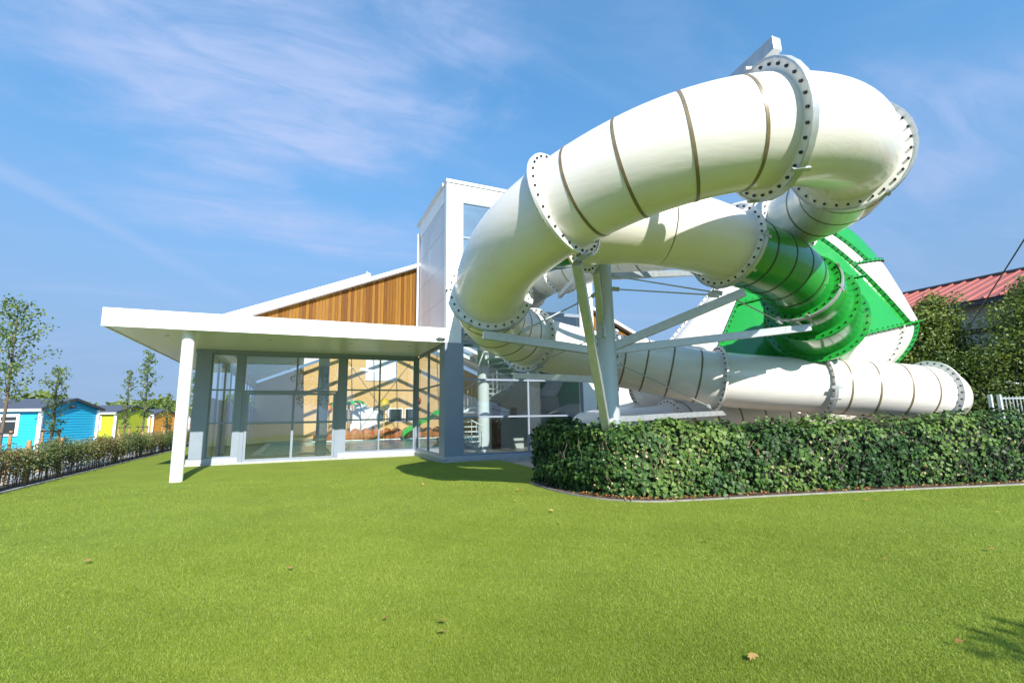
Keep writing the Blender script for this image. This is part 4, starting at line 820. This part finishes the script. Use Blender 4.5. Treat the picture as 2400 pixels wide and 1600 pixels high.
# ------------------------------------------------------------------ mobile homes
M_roofd = mat('dark_tile_roof', (.07, .08, .11), .6, noise=(6, .2)); M_trimd = mat('dark_trim', (.04, .045, .055), .5); M_pvc = mat('white_pvc', (.8, .8, .8), .4)
def home(label, corner, colr, nm, L=9.0, seed=0, sign=False):
    g_ = Vector((.33, .944, 0)).normalized(); s_ = Vector((-.944, .33, 0)); W_, HE, HR = 4.0, 2.42, 2.95
    t = thing('mobile_home', label, 'mobile home', corner, 'mobile homes behind the left hedge')
    mt = mat(nm, colr, .5, noise=(1.2, .05)); mtd = mat(nm + '_joint', tuple(c * .45 for c in colr), .6)
    def w(a, b_, z, o=0.): return g_ * a + s_ * b_ + Vector((0, 0, z)) + (-s_) * o
    def wl(a, b_, z, o=0.): return g_ * a + s_ * b_ + Vector((0, 0, z)) + (-g_) * o
    cr = MB(); cr.add([w(0, 0, .15), w(W_, 0, .15), w(W_, 0, HE), w(W_ / 2, 0, HR), w(0, 0, HE)], [(0, 1, 2, 3, 4)]).add([w(0, 0, .15), w(0, L, .15), w(0, L, HE), w(0, 0, HE)], [(0, 1, 2, 3)]).add([w(W_, 0, .15), w(W_, L, .15), w(W_, L, HE), w(W_, 0, HE)], [(0, 1, 2, 3)]).add([w(0, L, .15), w(W_, L, .15), w(W_, L, HE), w(W_ / 2, L, HR), w(0, L, HE)], [(0, 1, 2, 3, 4)])
    wall = loc_part('wall', cr, mtd, t); bh = .155; z = .16
    while z < HR - .08:
        def half(zz): return 0 if zz <= HE else (zz - HE) / (HR - HE) * W_ / 2
        a0, a1 = half(z), half(z + bh - .012)
        if a0 < W_ / 2 - .1:
            z1 = min(z + bh - .012, HR - .02); a1 = min(half(z1), W_ / 2 - .02)
            loc_part('weatherboard', MB().prism([w(a0, 0, z, .03), w(W_ - a0, 0, z, .03), w(W_ - a1, 0, z1, .012), w(a1, 0, z1, .012)], s_ * .02), mt, wall)
        if z < HE - .1:
            z1 = min(z + bh - .012, HE)
            loc_part('weatherboard', MB().prism([wl(0, 0, z, .03), wl(0, L, z, .03), wl(0, L, z1, .012), wl(0, 0, z1, .012)], g_ * .02), mt, wall)
        z += bh
    r0 = MB(); ov = .22
    for sd in (0, 1):
        a = -ov if sd == 0 else W_ + ov; zz = HE - ov * (HR - HE) / (W_ / 2)
        r0.prism([w(a, -ov, zz + .03), w(W_ / 2, -ov, HR + .03), w(W_ / 2, -ov, HR + .11), w(a, -ov, zz + .11)], s_ * (L + 2 * ov))
    rf_ = loc_part('roof', r0, M_roofd, t)
    for sd in (0, 1):
        a = -ov - .01 if sd == 0 else W_ + ov + .01; zz = HE - ov * (HR - HE) / (W_ / 2)
        loc_part('bargeboard', MB().beam(w(a, -ov - .02, zz + .03), w(W_ / 2, -ov - .02, HR + .04), .03, .15), M_trimd, rf_)
        loc_part('gutter', MB().beam(w(a, -ov, zz - .02), w(a, L + ov, zz - .02), .09, .13), M_pvc, rf_)
    for (a, b_) in ((0, 0), (W_, 0)): loc_part('corner_trim', MB().beam(w(a, 0, .15, .04), w(a, 0, HE - .02, .04), .17, .17), M_pvc, t)
    for (b0_, b1) in ((.95, 2.0), (4.6, 6.2)):
        f = loc_part('window', MB().prism([wl(0, b0_, .98, .05), wl(0, b1, .98, .05), wl(0, b1, 2.14, .05), wl(0, b0_, 2.14, .05)], -g_ * .05), M_pvc, t)
        loc_part('pane', MB().prism([wl(0, b0_ + .14, 1.12, .104), wl(0, b1 - .14, 1.12, .104), wl(0, b1 - .14, 2.0, .104), wl(0, b0_ + .14, 2.0, .104)], -g_ * .01), mat('home_pane', (.03, .035, .04), .06), f)
        loc_part('blind', MB().prism([wl(0, b0_ + .14, 1.74, .118), wl(0, b1 - .14, 1.74, .118), wl(0, b1 - .14, 1.80, .118), wl(0, b0_ + .14, 1.80, .118)], -g_ * .01), M_pvc, f)
    if sign:
        n = 20; c = w(W_ / 2, 0, 2.58, .05); loc_part('badge', MB().prism([c + g_ * (.26 * math.cos(2 * math.pi * k / n)) + Vector((0, 0, .10 * math.sin(2 * math.pi * k / n))) for k in range(n)], -s_ * .02), mat('badge_blue', (.02, .03, .10), .3), t)
        c2 = w(W_ / 2, 0, 2.58, .075); loc_part('badge_lettering', MB().prism([c2 + g_ * (-.17) + Vector((0, 0, -.03)), c2 + g_ * .17 + Vector((0, 0, -.03)), c2 + g_ * .17 + Vector((0, 0, .03)), c2 + g_ * (-.17) + Vector((0, 0, .03))], -s_ * .005), mat('badge_text', (.45, .5, .6), .4, noise=(40, .8, 2)), t)
    for k in range(5): loc_part('pier', MB().prism([w(.3 + k * .8, .2, -.14), w(.5 + k * .8, .2, -.14), w(.5 + k * .8, .2, .15), w(.3 + k * .8, .2, .15)], s_ * .2), M_conc, t)
    return t
home('bright blue mobile home with white framed window nearest the left edge', (-12.8, 34.3, 0), (.02, .42, .66), 'blue_board', sign=True)
home('lime green mobile home with dark roof behind the blue one', (-13.4, 48.2, 0), (.40, .46, .02), 'lime_board', sign=True)
home('orange mobile home with dark roof behind the lime one', (-14.6, 64.5, 0), (.62, .27, .02), 'orange_board')
home('grey mobile home farthest back, seen beside the white column', (-14.6, 84.0, 0), (.30, .26, .24), 'grey_board')
# far wood on the horizon
n = 60000; x = RNG.uniform(-330, 330, n); base = 235 + 25 * np.sin(x * .02) + RNG.uniform(0, 22, n)
hh = 10.5 + 2.5 * np.sin(x * .045 + 1) + 1.8 * np.sin(x * .21) + 1.2 * np.sin(x * .53 + 2); zz = hh * RNG.uniform(0, 1, n) ** .6
th = np.deg2rad(-10); PX_ = np.stack([x * np.cos(th), base + x * .0, zz], 1)
V, F, vr = leaves(PX_, np.tile([0, -1., .5], (n, 1)), 1.5, spread=.6, var=np.clip(.1 + .5 * zz / hh + RNG.uniform(-.2, .2, n), 0, .8))
o = bpy.data.objects.new('far_wood', np_mesh('far_wood', V, F, M_fol_dark, vr)); COL.objects.link(o); tag(o, 'distant strip of green woodland on the horizon', 'woodland', kind='stuff')

# ------------------------------------------------------------------ red roofed building at the right
rb = thing('red_roof_building', 'grey walled building with red ribbed metal roof behind the hornbeams', 'building', (26, 8, 0))
M_red = mat('red_metal_roof', (.37, .11, .08), .45, metal=.1, noise=(2.5, .14)); M_rw = mat('grey_green_render', (.40, .43, .40), .8, noise=(1.5, .08))
RX, RY0, RY1, ZE, ZR = 25.2, 3.0, 24.0, 5.95, 7.85
part('wall', MB().box(RX + .5, RX + 10, RY0, RY1, -.2, ZE).prism([(RX + .5, RY1 - .2, ZE), (RX + 10, RY1 - .2, ZE), (RX + 5.2, RY1 - .2, ZR - .1)], (0, .2, 0)), M_rw, rb)
part('band', MB().box(RX + .42, RX + .499, RY0, RY1, ZE - 1.25, ZE - 1.05), M_black, rb)
rr_ = part('gutter', MB().box(RX - .12, RX + .1, RY0, RY1 + .3, ZE - .16, ZE - .005), M_trimd, rb)
rdeck = part('roof', MB().prism([(RX, RY0, ZE + .0), (RX + 5.2, RY0, ZR), (RX + 10.4, RY0, ZE), (RX + 10.4, RY0, ZE + .05), (RX + 5.2, RY0, ZR + .06), (RX, RY0, ZE + .05)], (0, RY1 - RY0 + .3, 0)), M_trimd, rb)
yy = RY0
while yy < RY1 + .2:
    part('roof_panel', MB().prism([(RX - .08, yy, ZE + .06), (RX - .08, yy + .40, ZE + .06), (RX - .08, yy + .43, ZE + .13), (RX - .08, yy + .48, ZE + .13), (RX - .08, yy + .50, ZE + .06), (RX - .08, yy + .50, ZE + .052), (RX - .08, yy, ZE + .052)], (5.28, 0, ZR - ZE)), M_red, rdeck); yy += .505
part('ridge_cap', MB().tube([(RX + 5.2, RY0 - .02, ZR + .12), (RX + 5.2, RY1 + .35, ZR + .12)], .09, 8), M_trimd, rdeck)
# white bar fence at the right
fx, fy = 15.75, 6.15
for k in range(1):
    fe = thing('bar_fence', 'pale metal bar fence panel beyond the right end of the hedge', 'fence', (fx, fy, 0)); d = Vector((.97, -.24, 0))
    for q in (0, .28, 2.4): loc_part('post', MB().beam(d * q + Vector((0, 0, -.1)), d * q + Vector((0, 0, 1.95)), .07), mat('pale_steel', (.62, .68, .66), .5, metal=.2), fe)
    for q in range(18): loc_part('bar', MB().tube([d * (.36 + q * .115) + Vector((0, 0, .75)), d * (.36 + q * .115) + Vector((0, 0, 1.9))], .012, 8), M_galv, fe)
    for z in (.8, 1.35, 1.85): loc_part('rail', MB().beam(d * .3 + Vector((0, 0, z)), d * 2.4 + Vector((0, 0, z)), .03, .04), M_galv, fe)
# climbing net mast cable at the right edge
cb_ = MB().tube([(9.3, -1.7, 10.7), (12.4, 1.5, 8.22), (15.77, 5.05, 5.59), (18.25, 7.61, 3.62), (22.6, 12.1, .1)], .016, 8)
tag(cb_.build('overhead_cable', M_black), 'thin black cable running steeply down at the right picture edge', 'cable')
cn = thing('climbing_net', 'dark rope climbing net with a pale ring at the right edge behind the hedge', 'climbing net', (18.5, 6.4, 0))
for k in range(6): loc_part('net_rope', MB().tube([(-.3 + k * .1, .35 - k * .12, 2.05 - k * .16), (.5, -.5, 2.75 - k * .28)], .014, 6), M_black, cn)
for k in range(4): loc_part('net_rope', MB().tube([(-.35 + k * .22, .4 - .2 * k, .6), (.05 + k * .16, .1 - k * .18, 3.0)], .014, 6), M_black, cn)
loc_part('ring', MB().tube([(-.25 + .9 * t, .35 - .9 * t, 2.34 - .09 * math.sin(t * 3)) for t in [i / 10 for i in range(14)]], .028, 8), M_paint, cn)
loc_part('mast', MB().tube([(1.6, -1.0, -.1), (1.6, -1.0, 3.6)], .07, 12), M_polep, cn, smooth=.6)
loc_part('net_rope', MB().tube([(.5, -.5, 2.75), (1.6, -1.0, 3.5)], .016, 6), M_black, cn)

# ------------------------------------------------------------------ fallen leaves on the lawn
fl = []
for k in range(3):
    V, F, vr = leaves(np.zeros((1, 3)), np.array([[0, 0, 1.]]), .045, IVY, IVY_F, spread=.25); V[:, 2] += .02
    fl.append(np_mesh('fallen_leaf', V, F, M_dry, np.full(len(V), (.55, .8, .95)[k])))
def gpt(x, y):
    d = right * ((x - 1200) / 1120) - up * ((y - 800) / 1120) + fwd; t = -CAM.z / d.z; return CAM + d * t
spots = [(541, 1259), (680, 1339), (858, 1222), (620, 1268), (1034, 1471), (1035, 1500), (1238, 1200), (1210, 1178), (1315, 1229), (1966, 1247), (2036, 1178), (2337, 1206), (1300, 1310), (70, 1163), (222, 1178), (275, 1204), (200, 1324), (1768, 1553), (2255, 1521), (1215, 1152), (990, 1138), (560, 1204), (960, 1170), (350, 1312), (2076, 1314), (1655, 1270), (1290, 1200), (900, 1467), (118, 1204), (2330, 1290)]
for k, (x, y) in enumerate(spots):
    p = gpt(x, y); o = bpy.data.objects.new('fallen_leaf', fl[k % 3]); COL.objects.link(o); o.location = (p.x, p.y, lawn_z(p.x, p.y) + .025); o.rotation_euler = (rnd(-.15, .15), rnd(-.15, .15), rnd(0, 6)); s = rnd(.6, 1.25); o.scale = (s, s, s)
    tag(o, 'small dry brown leaf lying on the green lawn', 'leaf', 'fallen leaves on the lawn')
